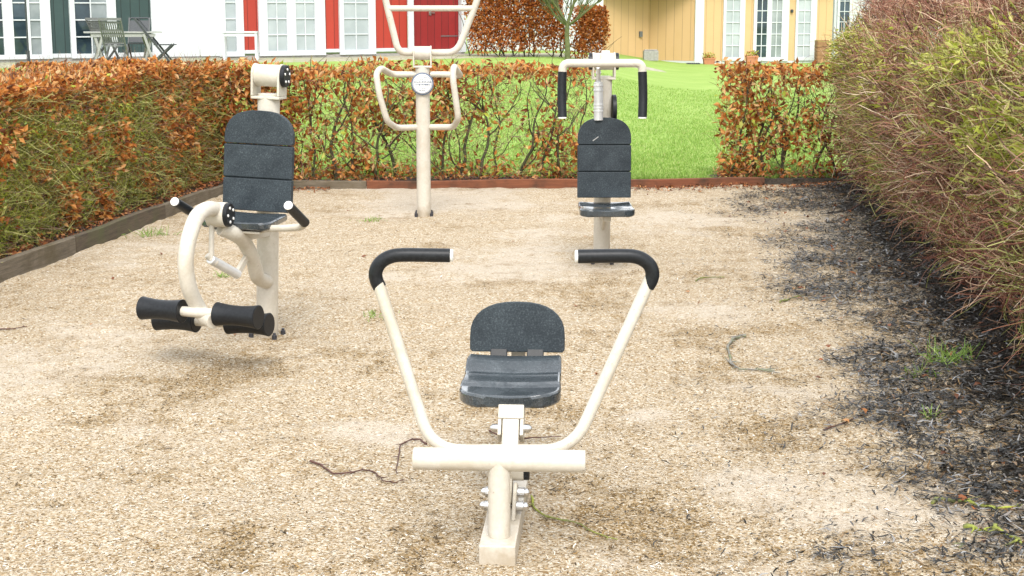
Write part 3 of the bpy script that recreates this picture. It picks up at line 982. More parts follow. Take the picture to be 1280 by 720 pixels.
# ------------------------------------------------------------------ loose stuff on the ground
def strips(n, pts, length, width, lift, curl=0.25):
    """flat curved strips lying on the ground: 3 cross-sections each"""
    ang = rng.uniform(0, 2 * np.pi, n)
    d = np.stack([np.cos(ang), np.sin(ang), rng.normal(0, 0.22, n)], -1)
    d = unit(d)
    s_ = unit(np.cross(d, np.array([0, 0, 1.0])) + rng.normal(0, 0.25, (n, 3)))
    up = np.cross(s_, d)
    L = length[:, None]; W = width[:, None]
    bow = rng.normal(0, curl, (n, 1)) * L
    v = np.empty((n, 6, 3))
    for j, t in enumerate((-0.5, 0.0, 0.5)):
        c = pts + d * L * t + s_ * bow * (1 - 4 * t * t) + up * (lift[:, None] + (1 - 4 * t * t) * 0.12 * W)
        ww = W * (0.5 if t == 0 else 0.28)
        v[:, 2 * j] = c - s_ * ww
        v[:, 2 * j + 1] = c + s_ * ww
    b = np.arange(n)[:, None] * 6
    f = np.concatenate([b + np.array([[0, 2, 3, 1]]), b + np.array([[2, 4, 5, 3]])], 1).reshape(-1, 4)
    return v.reshape(-1, 3), f

# pale sand chips, thickest near the viewer
N = 170000
y = 3.7 + (13.5 - 3.7) * rng.uniform(size=N) ** 1.9
x = rng.uniform(-1, 1, N) * (0.36 * y + 0.3)
k = (x < mulch_edge(y) + 0.5)
side = (x - A0.x) * NL.x + (y - A0.y) * NL.y
k &= side < -0.02
bare_, drift_ = wear(x, y)
k &= rng.uniform(size=N) > 0.62 * bare_
x, y, drift_ = x[k], y[k], drift_[k]
N = len(x)
v, f = strips(N, np.stack([x, y, sand_h(x, y)], -1), rng.uniform(0.003, 0.006, N) + rng.uniform(0, 1, N) ** 4 * 0.018 + 0.012 * drift_ * rng.uniform(0, 1, N) ** 2, rng.uniform(0.0025, 0.006, N), rng.uniform(0.001, 0.004, N), 0.08)
dark = rng.uniform(size=N) < np.clip(0.05 + 0.14 * sstep(-1.2, 0.0, x - mulch_edge(y)) + 0.80 * drift_, 0, 0.85)
tag(np_mesh('wood_chips', v, f, 4, [M['chip'], M['darkchip']], np.repeat(dark.astype(int), 2)), 'small pale and brown chips scattered all over the sand', 'wood chips', kind='stuff')

# bark mulch under the shrub
N = 105000
y = 3.5 + (14.4 - 3.5) * rng.uniform(size=N) ** 1.35
e = mulch_edge(y) + 0.10 * fbm(y, y, 2.2, 21)
x = e + 0.06 + rng.uniform(-1.1, 1.2, N)
patch = fbm(x, y, 3.4, 24) + 0.6 * fbm(x, y, 9.0, 25)
pk = sstep(-0.75, 0.22, x - e + 0.40 * patch) ** 1.7 + 0.025
kk = rng.uniform(size=N) < pk
x, y, pk = x[kk], y[kk], pk[kk]
N = len(x)
zz = np.maximum(sand_h(x, y), soil_h(x, y))
v, f = strips(N, np.stack([x, y, zz], -1), (rng.uniform(0.016, 0.042, N) + rng.uniform(0, 1, N) ** 2 * 0.05) * (0.6 + 0.4 * np.minimum(pk, 1)), rng.uniform(0.0035, 0.012, N) * (0.6 + 0.4 * np.minimum(pk, 1)), rng.uniform(0.002, 0.030, N), 0.12)
tag(np_mesh('bark_mulch', v, f, 4, M['mulch']), 'dark blackish bark mulch spread at the foot of the twiggy shrub', 'bark mulch', kind='stuff')

# fallen beech leaves
def litter(n, fa):
    x, y, z = fa(n)
    N = len(x)
    d = unit(np.stack([rng.normal(size=N), rng.normal(size=N), rng.normal(0, 0.25, N)], -1))
    return oval_leaves(np.stack([x, y, z], -1), rng.uniform(0.025, 0.055, N), rng.uniform(0.014, 0.030, N), d)
def lit_left(n):
    a = rng.uniform(2, LLEN - 0.4, n); d_ = rng.uniform(0.03, 0.4, n)
    w_ = to_world(a, d_, np.full(n, 0.078), START, dl, NL)
    return w_[:, 0], w_[:, 1], w_[:, 2] + rng.uniform(0, 0.02, n)
def lit_back(n):
    a = rng.uniform(0.0, 6.5, n); d_ = rng.uniform(0.06, 0.6, n)
    w_ = to_world(a, d_, np.full(n, 0.058), CORNER, db, NB)
    k = ((w_[:, 0] < gl + 0.1) | (w_[:, 0] > gr_))
    w_ = w_[k]
    return w_[:, 0], w_[:, 1], w_[:, 2] + rng.uniform(0, 0.03, len(w_))
def lit_front(n):
    a = rng.uniform(3.6, 6.0, n); d_ = -np.abs(rng.normal(0.05, 0.22, n))
    w_ = to_world(a, d_, np.zeros(n), CORNER, db, NB)
    return w_[:, 0], w_[:, 1], sand_h(w_[:, 0], w_[:, 1]) + rng.uniform(0.004, 0.02, n)
def lit_corner(n):
    a = rng.uniform(0.0, 0.9, n); d_ = -np.abs(rng.normal(0.0, 0.14, n))
    w_ = to_world(a, d_, np.zeros(n), CORNER, db, NB)
    return w_[:, 0], w_[:, 1], sand_h(w_[:, 0], w_[:, 1]) + rng.uniform(0.004, 0.02, n)
def lit_mulch(n):
    y = rng.uniform(4.5, 14, n); x = mulch_edge(y) + rng.uniform(-0.4, 1.0, n)
    return x, y, np.maximum(sand_h(x, y), soil_h(x, y)) + rng.uniform(0.008, 0.03, n)
def lit_sand(n):
    y = rng.uniform(4, 14, n); x = rng.uniform(-0.3, 0.3, n) * y
    return x, y, sand_h(x, y) + 0.006
vv, ff, off = [], [], 0
for n_, fn in ((2600, lit_left), (1500, lit_back), (520, lit_front), (160, lit_corner), (150, lit_mulch), (26, lit_sand)):
    v, f = litter(n_, fn)
    vv.append(v); ff.append(f + off); off += len(v)
tag(np_mesh('leaf_litter', np.concatenate(vv), np.concatenate(ff), 3, M['litter']), 'rusty fallen leaves lying under the hedges and along the boards', 'fallen leaves', kind='stuff')

# grass blades of the lawn
N = 170000
y = 14.95 + 20 * rng.uniform(size=N) ** 1.7
x = rng.uniform(-0.20, 0.20, N) * y + 0.2
d = np.stack([rng.normal(0, 0.35, N), rng.normal(0, 0.35, N), np.ones(N)], -1)
k = (y > OB.y + 0.55) | ((x > gl) & (x < gr_))
x, y, d = x[k], y[k], d[k]; N = len(x)
hgt = rng.uniform(0.018, 0.05, N) * (1 + 0.5 * fbm(x, y, 3, 41))
v, f = leaf_arrays(np.stack([x, y, lawn_h(x, y)], -1), hgt, rng.uniform(0.006, 0.012, N), unit(d), 0.1)
tag(np_mesh('grass', v, f, 3, M['grass']), 'short green lawn grass seen through and between the hedges', 'grass', kind='stuff')

# grass tufts in the sand and mulch
def tuft(u_, v_, nb, spread, hgt, label):
    g_ = G(u_, v_)
    p = np.stack([rng.normal(0, spread, nb), rng.normal(0, spread, nb), np.zeros(nb)], -1)
    base = max(float(sand_h(np.array(g_.x), np.array(g_.y))), float(soil_h(np.array(g_.x), np.array(g_.y))))
    pth = curved_paths(p, np.stack([rng.normal(0, 0.5, nb), rng.normal(0, 0.5, nb), np.ones(nb)], -1), rng.uniform(0.5, 1, nb) * hgt, 5, 0.35, 0.5)
    rd = np.array([1, 1, 0.9, 0.7, 0.25])[None, :] * rng.uniform(0.0014, 0.003, nb)[:, None]
    v, f = twig_arrays(pth, rd)
    o = np_mesh('grass_tuft', v, f, 4, M['grass'])
    o.location = (g_.x, g_.y, base)
    tag(o, label, 'grass tuft', 'grass tufts in the bare ground')
tuft(1192, 452, 90, 0.07, 0.14, 'biggest bright green grass tuft, growing in the dark mulch under the shrub')
tuft(1150, 470, 26, 0.04, 0.08, 'small grass tuft on the mulch just left of the biggest tuft')
tuft(465, 274, 40, 0.06, 0.05, 'low grass patch on the sand left of the foot of the badge post')
tuft(470, 398, 40, 0.06, 0.035, 'flat pale grass patch in the sand beside the left pull handle')
tuft(190, 292, 50, 0.07, 0.09, 'grass tuft against the dark edging board on the left')
tuft(1162, 525, 14, 0.02, 0.07, 'sparse grass sprout at the ragged edge of the mulch')
tuft(278, 345, 24, 0.03, 0.05, 'little grass tuft under the silver damper of the leg machine')

# fallen sticks
def stick(path, rad, mat, label, branches=(), cat='stick', grp='sticks fallen on the ground'):
    pts = []
    for (u_, v_) in path:
        g_ = G(u_, v_)
        g_.z = max(float(sand_h(np.array(g_.x), np.array(g_.y))), float(soil_h(np.array(g_.x), np.array(g_.y)))) + rad * 0.8 + 0.004
        pts.append(g_)
    o = pts[0].copy()
    mb = MB()
    rs_ = random.Random(int(path[0][0] * 7 + path[0][1]))
    sp = spline([p - o for p in pts], 3)
    sp = [sp[0]] + [p + Vector((rs_.uniform(-1.3, 1.3), rs_.uniform(-2.0, 2.0), rs_.uniform(-.2, .6))) * rad * 1.1 for p in sp[1:]]
    mb.tube(sp, [rad * (1 - 0.6 * i / (len(sp) - 1)) * rs_.uniform(0.75, 1.25) for i in range(len(sp))], 8)
    for k in range(2, len(sp) - 1, 3):
        q0 = sp[k]
        dd = (sp[k + 1] - sp[k - 1]).normalized()
        sdv = Vector((-dd.y, dd.x, 0)) * rs_.choice((-1, 1))
        ll = rad * rs_.uniform(2.5, 8)
        q1 = q0 + (dd * 0.8 + sdv).normalized() * ll * 0.5 + Vector((0, 0, rad * 0.5))
        q2 = q1 + (dd * 0.5 + sdv * rs_.uniform(0.4, 1.2)).normalized() * ll * 0.6
        mb.tube([q0, q1, q2], [rad * 0.5, rad * 0.36, rad * 0.16], 6)
    for br in branches:
        q = []
        for (u_, v_) in br:
            g_ = G(u_, v_)
            g_.z = float(sand_h(np.array(g_.x), np.array(g_.y))) + rad * 0.6 + 0.006
            q.append(g_ - o)
        sq = spline(q, 4)
        mb.tube(sq, [rad * 0.6 * (1 - 0.6 * i / (len(sq) - 1)) for i in range(len(sq))], 6)
    ob = mb.build('fallen_stick', mat)
    ob.location = o
    tag(ob, label, cat, grp)
stick([(388, 572), (405, 579), (419, 588), (440, 588), (456, 584), (470, 589), (478, 598), (492, 601), (504, 598)], 0.004, M['stick'], 'long dark knobbly stick on the sand left of the foot bar', [[(440, 588), (436, 583)], [(470, 589), (472, 596)]])
stick([(533, 553), (522, 547), (510, 549), (500, 557), (498, 575), (496, 592)], 0.0042, M['stick'], 'thin dark hooked twig behind the left end of the foot bar')
stick([(932, 418), (922, 420), (913, 428), (911, 440), (917, 451), (928, 458), (948, 457), (966, 460)], 0.0075, M['greystick'], 'curved grey mossy stick forming a hook on the sand right of the rowing machine', [[(948, 457), (975, 463)], [(916, 452), (906, 445)]])
stick([(975, 381), (985, 377), (1003, 371)], 0.007, M['mossstick'], 'short mossy green stick lying on the sand beyond the hooked stick')
stick([(664, 620), (668, 636), (690, 645), (715, 650), (745, 663), (770, 672)], 0.0042, M['mossstick'], 'long olive green stem lying beside the base of the rowing machine')
stick([(1165, 634), (1185, 631), (1215, 637), (1245, 643), (1280, 640)], 0.008, M['mossstick'], 'long thin mossy stick across the mulch near the right edge')
stick([(1243, 668), (1256, 677), (1270, 686)], 0.011, M['mossstick'], 'thick bright green stick stub in the bottom right corner')
stick([(1207, 667), (1218, 671), (1229, 674)], 0.009, M['mossstick'], 'stubby mossy stick left of the thick green stub')
stick([(1030, 536), (1055, 528), (1086, 517)], 0.004, M['stick'], 'straight dark twig at the left fringe of the mulch', [[(1040, 533), (1033, 524)]])
stick([(870, 350), (885, 347), (905, 347)], 0.006, M['mossstick'], 'small green tinged stick far back on the sand, right of the pull handle')
stick([(0, 413), (16, 412), (33, 409)], 0.005, M['stick'], 'short dark twig on the sand at the left edge of the photo')
stick([(612, 536), (640, 552), (668, 550), (700, 548)], 0.004, M['stick'], 'dark twig lying behind the seat column of the rowing machine')
stick([(1255, 700), (1240, 690), (1215, 686), (1200, 690)], 0.005, M['greystick'], 'pale grey twig lowest in the bottom right corner')

# ------------------------------------------------------------------ exercise machines
def head(root, z, hw=0.07, disc=(-1, 1), r=0.0555):
    """forked head on a post: two cheeks on a flat plate, a sleeve between them"""
    b = MB()
    b.box((0, 0, z - 0.110), (2 * hw + 0.0125, 0.112, 0.014))
    for s in (-1, 1):
        out = [Vector((s * hw - 0.006, -0.058, z - 0.1025)), Vector((s * hw - 0.006, 0.058, z - 0.1025))]
        for k in range(13):
            a = math.pi * k / 12
            out.append(Vector((s * hw - 0.006, 0.058 * math.cos(a), z + 0.002 + 0.058 * math.sin(a))))
        b.prism(out, (0.012, 0, 0))
    b.build('fork_head', M['cream'], root, bevel=0.003)
    MB().cyl((-hw + 0.007, 0, z), (hw - 0.007, 0, z), r, 28).build('pivot_sleeve', M['cream'], root)
    if disc:
        for s in disc:
            d = MB().cyl((s * (hw + 0.0075), 0, z), (s * (hw + 0.026), 0, z), 0.056, 28).build('hub_cap', M['rubber'], root)
            dots = MB()
            for k in range(5):
                a = 2 * math.pi * k / 5 + 0.3
                dots.cyl((s * (hw + 0.026), 0.034 * math.cos(a), z + 0.034 * math.sin(a)), (s * (hw + 0.031), 0.034 * math.cos(a), z + 0.034 * math.sin(a)), 0.007, 10)
            dots.build('cap_bolts', M['whitecap'], d)

def foot(root, r=0.056, plate=0.115):
    MB().cyl((0, 0, -0.06), (0, 0, -0.026), plate, 28).build('base_plate', M['cream'], root)
    for k in range(4):
        a = math.pi / 4 + k * math.pi / 2
        c = Vector((0.09 * math.cos(a), 0.09 * math.sin(a), -0.0255))
        MB().cyl(c, c + Vector((0, 0, 0.034)), 0.014, 6).cyl(c + Vector((0, 0, 0.0345)), c + Vector((0, 0, 0.046)), 0.008, 10).build('anchor_bolt', M['blackbolt'], root)

def pad_outline(w_, h_, crown, y=0.0, z0=0.0, e=0.78):
    """a board with straight sides and a shallow arched top"""
    pts = [Vector((-w_ / 2 + 0.008, y, z0)), Vector((w_ / 2 - 0.008, y, z0)), Vector((w_ / 2, y, z0 + 0.008))]
    K = 16
    for k in range(K + 1):
        a = math.pi * k / K
        ca, sa = math.cos(a), math.sin(a)
        pts.append(Vector((w_ / 2 * math.copysign(abs(ca) ** e, ca), y, z0 + h_ - crown + crown * abs(sa) ** e)))
    pts.append(Vector((-w_ / 2, y, z0 + 0.008)))
    return pts

def slabs(root, w_, h_, crown, y, z0, tilt, mat, n=3, gap=0.006, th=0.035):
    """backrest made of n slabs, one part"""
    rot = Matrix.Rotation(tilt, 4, 'X')
    mb = MB()
    hs_ = h_ / n
    T = Matrix.Translation((0, y, z0)) @ rot
    for k in range(n):
        if k < n - 1:
            o = [Vector((x, 0, zz)) for x, zz in ((-w_ / 2, k * hs_), (w_ / 2, k * hs_), (w_ / 2, (k + 1) * hs_ - gap), (-w_ / 2, (k + 1) * hs_ - gap))]
        else:
            o = pad_outline(w_, hs_, crown, 0, k * hs_)
        o = [T @ p for p in o]
        mb.prism(o, (T.to_3x3() @ Vector((0, th, 0))))
    mb.prism([T @ Vector((x, th * 0.4, zz)) for x, zz in ((-w_ / 2 + 0.006, 0.02), (w_ / 2 - 0.006, 0.02), (w_ / 2 - 0.006, h_ - crown - 0.02), (-w_ / 2 + 0.006, h_ - crown - 0.02))], T.to_3x3() @ Vector((0, th * 0.45, 0)))
    ob = mb.build('backrest', mat, root, bevel=0.004)
    fr = MB()
    for zc in (0.18, 0.80):
        fr.box(T @ Vector((0, th + 0.012, h_ * zc)), (0.10, 0.02, 0.08), rot.to_3x3())
    fr.box(T @ Vector((0, th + 0.030, h_ * 0.5)), (0.05, 0.015, h_ * 0.8), rot.to_3x3())
    fr.build('backrest_mount', M['cream'], root, bevel=0.003)
    return ob

def seat_pad(root, w_, y_front, y_back, prof, th, mat, name='seat', round_front=0.10):
    """seat lofted from back to front; prof(t) gives the top height, t from 0 front to 1 back"""
    rings = []
    K = 26
    for k in range(K + 1):
        t = k / K
        t = t * t * (3 - 2 * t) * 0.5 + t * 0.5
        y = y_front + (y_back - y_front) * t
        dfr = abs(y - y_front)
        hw = w_ / 2 * (1 - 0.05 * t)
        if dfr < round_front:
            q = 1 - dfr / round_front
            hw = hw - round_front * (1 - math.sqrt(max(0.0, 1 - q * q))) * 0.85
        z = prof(t)
        c = 0.008
        ed = 0.006 if (k == 0 or k == K) else 0.0
        zt, zb = z - ed, z - th + ed
        rings.append([Vector((-hw + c, y, zb)), Vector((hw - c, y, zb)), Vector((hw, y, zb + c)), Vector((hw, y, zt - c)), Vector((hw - c, y, zt)), Vector((hw * 0.5, y, zt - 0.004)), Vector((0, y, zt - 0.006)), Vector((-hw * 0.5, y, zt - 0.004)), Vector((-hw + c, y, zt)), Vector((-hw, y, zt - c)), Vector((-hw, y, zb + c))])
    mb = MB().loft(rings, False)
    return mb.build(name, mat, root, bevel=0.003)

# ---- leg curl machine (left)
g0 = G(334, 417)
leg = thing('leg_machine', 'cream leg curl machine on the left with tall grey backrest and black foot rollers', 'exercise machine', (g0.x, g0.y, 0), R(-12), 'exercise machines', ry=R(2.0))
LY = g0.y
foot(leg)
MB().cyl((0, 0, -0.0255), (0, 0, 1.245), 0.056, 28).build('post', M['cream'], leg)
head(leg, 1.338, disc=(1,))
slabs(leg, 0.365, 0.505, 0.15, -0.165, 0.665, R(-4), M['pad'])
seat_pad(leg, 0.36, -0.47, -0.18, lambda t: 0.652 + 0.012 * t, 0.04, M['wetpad'], round_front=0.05)
b = MB().beam((0, 0.0, 0.55), (0, -0.40, 0.575), 0.06, 0.06)
b.box((0, -0.33, 0.598), (0.26, 0.24, 0.012))
b.build('seat_bracket', M['cream'], leg, bevel=0.003)
# side cap seen right of the neck
MB().cyl((0.050, -0.01, 1.075), (0.072, -0.01, 1.075), 0.068, 28).build('badge', M['whitecap'], leg)
# support boom from the hub back to the post
boom = spline([P(276, 285, LY - .52), P(290, 291, LY - .48), P(304, 301, LY - .38), P(316, 324, LY - .27), P(322, 346, LY - .18), P(333, 352, LY - .05)], 6)
MB().tube(boom, 0.037, 20).build('support_boom', M['cream'], leg, world=True)
# hub
hubR = P(283, 268.5, LY - .55)
hubL = hubR - Vector((math.cos(R(12)), -math.sin(R(12)), 0)) * 0.085
ax = (hubR - hubL).normalized()
MB().cyl(hubL, hubR, 0.060, 26).build('knee_hub', M['cream'], leg, world=True)
d_ = MB().cyl(hubR + ax * 0.001, hubR + ax * 0.02, 0.057, 26).build('hub_cap', M['rubber'], leg, world=True)
dots = MB()
s1 = ax.cross(Vector((0, 0, 1))).normalized(); s2 = s1.cross(ax)
for k in range(5):
    a = 2 * math.pi * k / 5
    c = hubR + ax * 0.0205 + (s1 * math.cos(a) + s2 * math.sin(a)) * 0.035
    dots.cyl(c, c + ax * 0.005, 0.0075, 10)
dots.build('cap_bolts', M['whitecap'], d_, world=True)
# C-shaped lever with the foot rollers
lev = spline([P(276, 265, LY - .53), P(262, 261, LY - .62), P(247, 270, LY - .74), P(237, 295, LY - .84), P(232, 325, LY - .88), P(236, 358, LY - .86), P(248, 385, LY - .80), P(257, 396, LY - .83), P(267, 401.5, LY - .89)], 7)
MB().tube(lev, 0.037, 20).build('lever', M['cream'], leg, world=True)
RX = Vector((math.cos(R(21)), -math.sin(R(21)), 0.035)).normalized()
for (cl, cr) in ((P(203, 387, LY - .78), P(297, 394.5, LY - .92)), (P(221, 400, LY - .60), P(311, 404.5, LY - .73))):
    axl = (cr - cl)
    ad = axl.normalized()
    MB().cyl(cl, cr, 0.024, 14).build('axle', M['cream'], leg, world=True)
    for c in (cl, cr):
        ps, rs = [], []
        for k in range(11):
            t = k / 10 - 0.5
            ps.append(c + ad * t * 0.215)
            rs.append(0.046 + 0.010 * (2 * abs(t)) ** 2)
        MB().tube(ps, rs, 28).build('foot_roller', M['rubber'], leg, world=True)
# damper
dm = MB()
dm.cyl(P(263, 324, LY - .60), P(297, 343, LY - .42), 0.023, 20)
dm.build('damper', M['alu'], leg, world=True)
MB().cyl(P(265, 272, LY - .55), P(264, 326, LY - .60), 0.013, 12).cyl(P(259, 319, LY - .60), P(270, 329, LY - .58), 0.017, 12).build('damper_rod', M['cream'], leg, world=True)
MB().beam(P(296, 343, LY - .42), P(311, 316, LY - .30), 0.02, 0.035).build('damper_bracket', M['cream'], leg, world=True, bevel=0.003)
# grips
for pth_, grip in (([P(330, 286, LY - .42), P(360, 285, LY - .50), P(381, 283.5, LY - .58)], [P(381, 283, LY - .585), P(376, 273, LY - .68), P(361, 257.5, LY - .82)]), ([P(310, 281, LY - .30), P(270, 275, LY - .26), P(250, 272, LY - .27)], [P(250, 271.5, LY - .275), P(236, 263, LY - .38), P(219, 252.5, LY - .52)])):
    MB().tube(fillet(pth_ + [grip[1]], 0.05), 0.017, 16).build('handle', M['cream'], leg, world=True)
    e = grip[2] - grip[1]
    gp = grip[1] - e * 0.35
    q = MB().tube([gp, grip[2]], 0.0235, 20).build('grip', M['rubber'], leg, world=True)
    en = e.normalized()
    MB().cyl(grip[2] + en * 0.003, grip[2] + en * 0.009, 0.021, 20).build('end_cap', M['whitecap'], q, world=True)

# ---- chest press machine (right of centre)
g1 = G(752, 327)
cpm = thing('chest_press', 'cream chest press machine before the lawn opening, dark backrest under a wide overhead handle', 'exercise machine', (g1.x, g1.y, 0), R(1), 'exercise machines')
CY = g1.y
foot(cpm)
MB().cyl((0, 0, -0.0255), (0, 0, 1.238), 0.056, 28).build('post', M['cream'], cpm)
head(cpm, 1.335)
slabs(cpm, 0.352, 0.525, 0.15, -0.16, 0.452, R(-3), M['pad'])
seat_pad(cpm, 0.362, -0.50, -0.17, lambda t: 0.415 + 0.015 * max(0, t - 0.6) * 2.5, 0.048, M['wetpad'], round_front=0.09)
b = MB().beam((0, 0, 0.34), (0, -0.42, 0.355), 0.05, 0.05).box((0, -0.32, 0.3735), (0.24, 0.26, 0.012))
b.prism([Vector((-0.008, -0.056, 0.22)), Vector((-0.008, -0.056, 0.34)), Vector((-0.008, -0.2, 0.34))], (0.016, 0, 0))
b.build('seat_bracket', M['cream'], cpm, bevel=0.003)
hb = fillet([P(703, 97, CY - .42), P(703.5, 79, CY - .42), P(803, 79, CY - .42), P(803, 97, CY - .42)], 0.06, 8)
MB().tube(hb, 0.0262, 20).build('press_bar', M['cream'], cpm, world=True)
for u_ in (703, 803):
    g_ = fillet([P(u_, 90, CY - .42), P(u_ - (1 if u_ < 750 else -1), 120, CY - .43), P(u_, 146, CY - .455)], 0.08)
    q = MB().tube(g_, 0.0285, 20).build('grip', M['rubber'], cpm, world=True)
    MB().cyl(g_[-1] + Vector((0, 0, -0.003)), g_[-1] + Vector((0, 0, -0.009)), 0.027, 18).build('end_cap', M['whitecap'], q, world=True)
b = MB().beam(P(757, 68, CY - .02), P(757, 78.5, CY - .42), 0.055, 0.055)
b.build('press_arm', M['cream'], cpm, world=True, bevel=0.004)
b = MB().cyl(P(748, 103, CY - .13), P(748, 150, CY - .13), 0.030, 20)
for vv_ in (106, 112, 130, 134, 138):
    b.cyl(P(748, vv_, CY - .13), P(748, vv_ + 1.6, CY - .13), 0.033, 20)
b.build('damper', M['alu'], cpm, world=True)
MB().cyl(P(748, 84, CY - .20), P(748, 103, CY - .13), 0.014, 14).cyl(P(745, 91, CY - .17), P(751, 91, CY - .17), 0.012, 12).build('damper_rod', M['alu'], cpm, world=True)
MB().cyl((0.060, 0.0, 1.02), (0.082, 0.0, 1.02), 0.098, 30).build('badge', M['rubber'], cpm)

# ---- arm machine with badge (back)
g2 = G(530, 267)
arm = thing('arm_machine', 'cream arm exercise post at the back with round badge, side handles and tall V frame', 'exercise machine', (g2.x, g2.y, 0), R(2), 'exercise machines')
AY = g2.y
foot(arm)
MB().cyl((0, 0, -0.0255), (0, 0, 1.22), 0.058, 28).build('post', M['cream'], arm)
head(arm, 1.325, disc=())
vf = fillet([P(520, 66, AY), P(498, 66, AY - .05), P(482, 0, AY - .06), P(473, -42, AY - .05), P(606, -42, AY - .05), P(597, 0, AY - .06), P(571, 66, AY - .05), P(541, 66, AY)], 0.09, 8)
MB().tube(vf, 0.027, 18).build('swing_frame', M['cream'], arm, world=True)
MB().cyl(P(486, 10.5, AY - .06), P(592, 10.5, AY - .06), 0.024, 18).build('cross_bar', M['cream'], arm, world=True)
lp = fillet([P(522, 93, AY), P(490, 93, AY), P(476, 85, AY - .25), P(470, 92, AY - .32), P(474, 118, AY - .33), P(484, 152, AY - .30), P(496, 160, AY - .12), P(522, 159, AY)], 0.06, 6)
MB().tube(lp, 0.025, 18).build('side_handle', M['cream'], arm, world=True)
rp = fillet([P(538, 93, AY), P(560, 93, AY), P(576, 95, AY - .02), P(567, 82, AY - .30), P(566, 98, AY - .33), P(573, 148, AY - .30), P(567, 159, AY - .14), P(538, 159, AY)], 0.05, 6)
MB().tube(rp, 0.025, 18).build('side_handle', M['cream'], arm, world=True)
# badge with rows of small unreadable print
def badge_mats():
    m, n, l, b = new_mat('blue_grey_print')
    b.inputs['Base Color'].default_value = (0.10, 0.13, 0.19, 1)
    b.inputs['Roughness'].default_value = 0.5
    return m
M['print'] = badge_mats()
bz = 1.078
bd = MB().cyl((0, -0.060, bz), (0, -0.072, bz), 0.092, 36).build('badge', M['print'], arm)
MB().cyl((0, -0.0735, bz), (0, -0.077, bz), 0.080, 36).build('badge_face', M['whitecap'], bd)
pr = MB()
rr_ = random.Random(4)
for zc, hw, hh in ((0.050, 0.030, 0.006), (0.034, 0.05, 0.004), (0.016, 0.066, 0.012), (-0.006, 0.064, 0.012), (-0.034, 0.05, 0.004), (-0.050, 0.030, 0.006)):
    x = -hw
    while x < hw:
        ww = rr_.uniform(0.005, 0.013)
        pr.box((x + ww / 2, -0.0815, bz + zc + rr_.uniform(-.001, .001)), (ww, 0.002, hh * rr_.uniform(0.5, 1.0)))
        x += ww + rr_.uniform(0.002, 0.005)
pr.build('badge_print', M['print'], bd)
rim = MB()
rim.tube([Vector((0.074 * math.cos(a), -0.081, bz + 0.074 * math.sin(a))) for a in np.linspace(0, 2 * math.pi, 41)], 0.0016, 6, False)
rim.build('badge_ring', M['print'], bd)

# ---- rowing machine (front)
g3 = G(624, 694)
row = thing('rowing_machine', 'cream rowing machine in front with low grey seat and two black curved pull handles', 'exercise machine', (g3.x, g3.y, 0), R(-3.7), 'exercise machines')
b = MB().beam((0, -0.09, 0.026), (0, 0.60, 0.026), 0.112, 0.072)
b.build('base_beam', M['cream'], row, bevel=0.004)
MB().cyl((0, 0.005, 0.0625), (0, 0.005, 0.30), 0.0345, 28).build('foot_post', M['cream'], row)
MB().cyl((-0.262, 0.005, 0.304), (0.262, 0.005, 0.304), 0.0345, 28).build('foot_bar', M['cream'], row)
# pivot cheeks and bolts low behind the post
b = MB()
for s in (-1, 1):
    out = [Vector((s * 0.034 - 0.006, 0.14, 0.063)), Vector((s * 0.034 - 0.006, 0.34, 0.063)), Vector((s * 0.034 - 0.006, 0.32, 0.13)), Vector((s * 0.034 - 0.006, 0.27, 0.15)), Vector((s * 0.034 - 0.006, 0.21, 0.125))]
    b.prism(out, (0.012, 0, 0))
b.build('pivot_bracket', M['cream'], row, bevel=0.004)
for s in (-1, 1):
    for (yy, zz_, x0) in ((0.215, 0.088, 0.041), (0.265, 0.118, 0.041)):
        a_, c_ = Vector((s * x0, yy, zz_)), Vector((s * (x0 + 0.022), yy, zz_))
        MB().cyl(a_, c_, 0.017, 6).tube([c_ + Vector((s * 0.0005, 0, 0)), c_ + Vector((s * 0.009, 0, 0)), c_ + Vector((s * 0.015, 0, 0))], [0.013, 0.012, 0.006], 14).build('bolt', M['steel'], row)
# hub carrying the handle yoke
MB().cyl((-0.032, 0.31, 0.185), (0.058, 0.31, 0.185), 0.040, 26).build('yoke_hub', M['cream'], row)
for s in (-1, 1):
    MB().cyl((0.013 + s * 0.0455, 0.31, 0.185), (0.013 + s * 0.062, 0.31, 0.185), 0.038, 24).build('hub_cap', M['rubber'], row)
b = MB().beam((0, 0.27, 0.075), (0, 0.31, 0.155), 0.045, 0.06, (0, 1, 0))
b.build('hub_stand', M['cream'], row, bevel=0.004)
# seat column: two tubes meeting in a clevis
b = MB().beam((0.012, 0.315, 0.21), (0.012, 0.395, 0.325), 0.056, 0.060, (0, 1, 0))
b.build('seat_column', M['cream'], row, bevel=0.006)
b = MB()
for s in (-1, 1):
    b.beam((0.012 + s * 0.0365, 0.362, 0.270), (0.012 + s * 0.0365, 0.412, 0.340), 0.012, 0.070, (0, 1, 0))
b.beam((0.012, 0.392, 0.3185), (0.012, 0.420, 0.3585), 0.0848, 0.074, (0, 1, 0))
b.box((0.012, 0.47, 0.350), (0.085, 0.16, 0.02))
b.build('seat_clevis', M['cream'], row, bevel=0.003)
for s in (-1, 1):
    a_ = Vector((0.012 + s * 0.0425, 0.375, 0.302)); c_ = a_ + Vector((s * 0.018, 0, 0))
    MB().tube([a_, c_, c_ + Vector((s * 0.008, 0, 0))], [0.015, 0.014, 0.006], 16).build('bolt', M['steel'], row)
def rowprof(t):
    return 0.408 + 0.012 * float(sstep(0.30, 0.40, t)) + 0.004 * float(sstep(0.42, 0.7, t)) + 0.038 * float(sstep(0.66, 0.86, t))
seat_pad(row, 0.348, 0.40, 0.78, rowprof, 0.046, M['wetpad'], round_front=0.11)
b = MB()
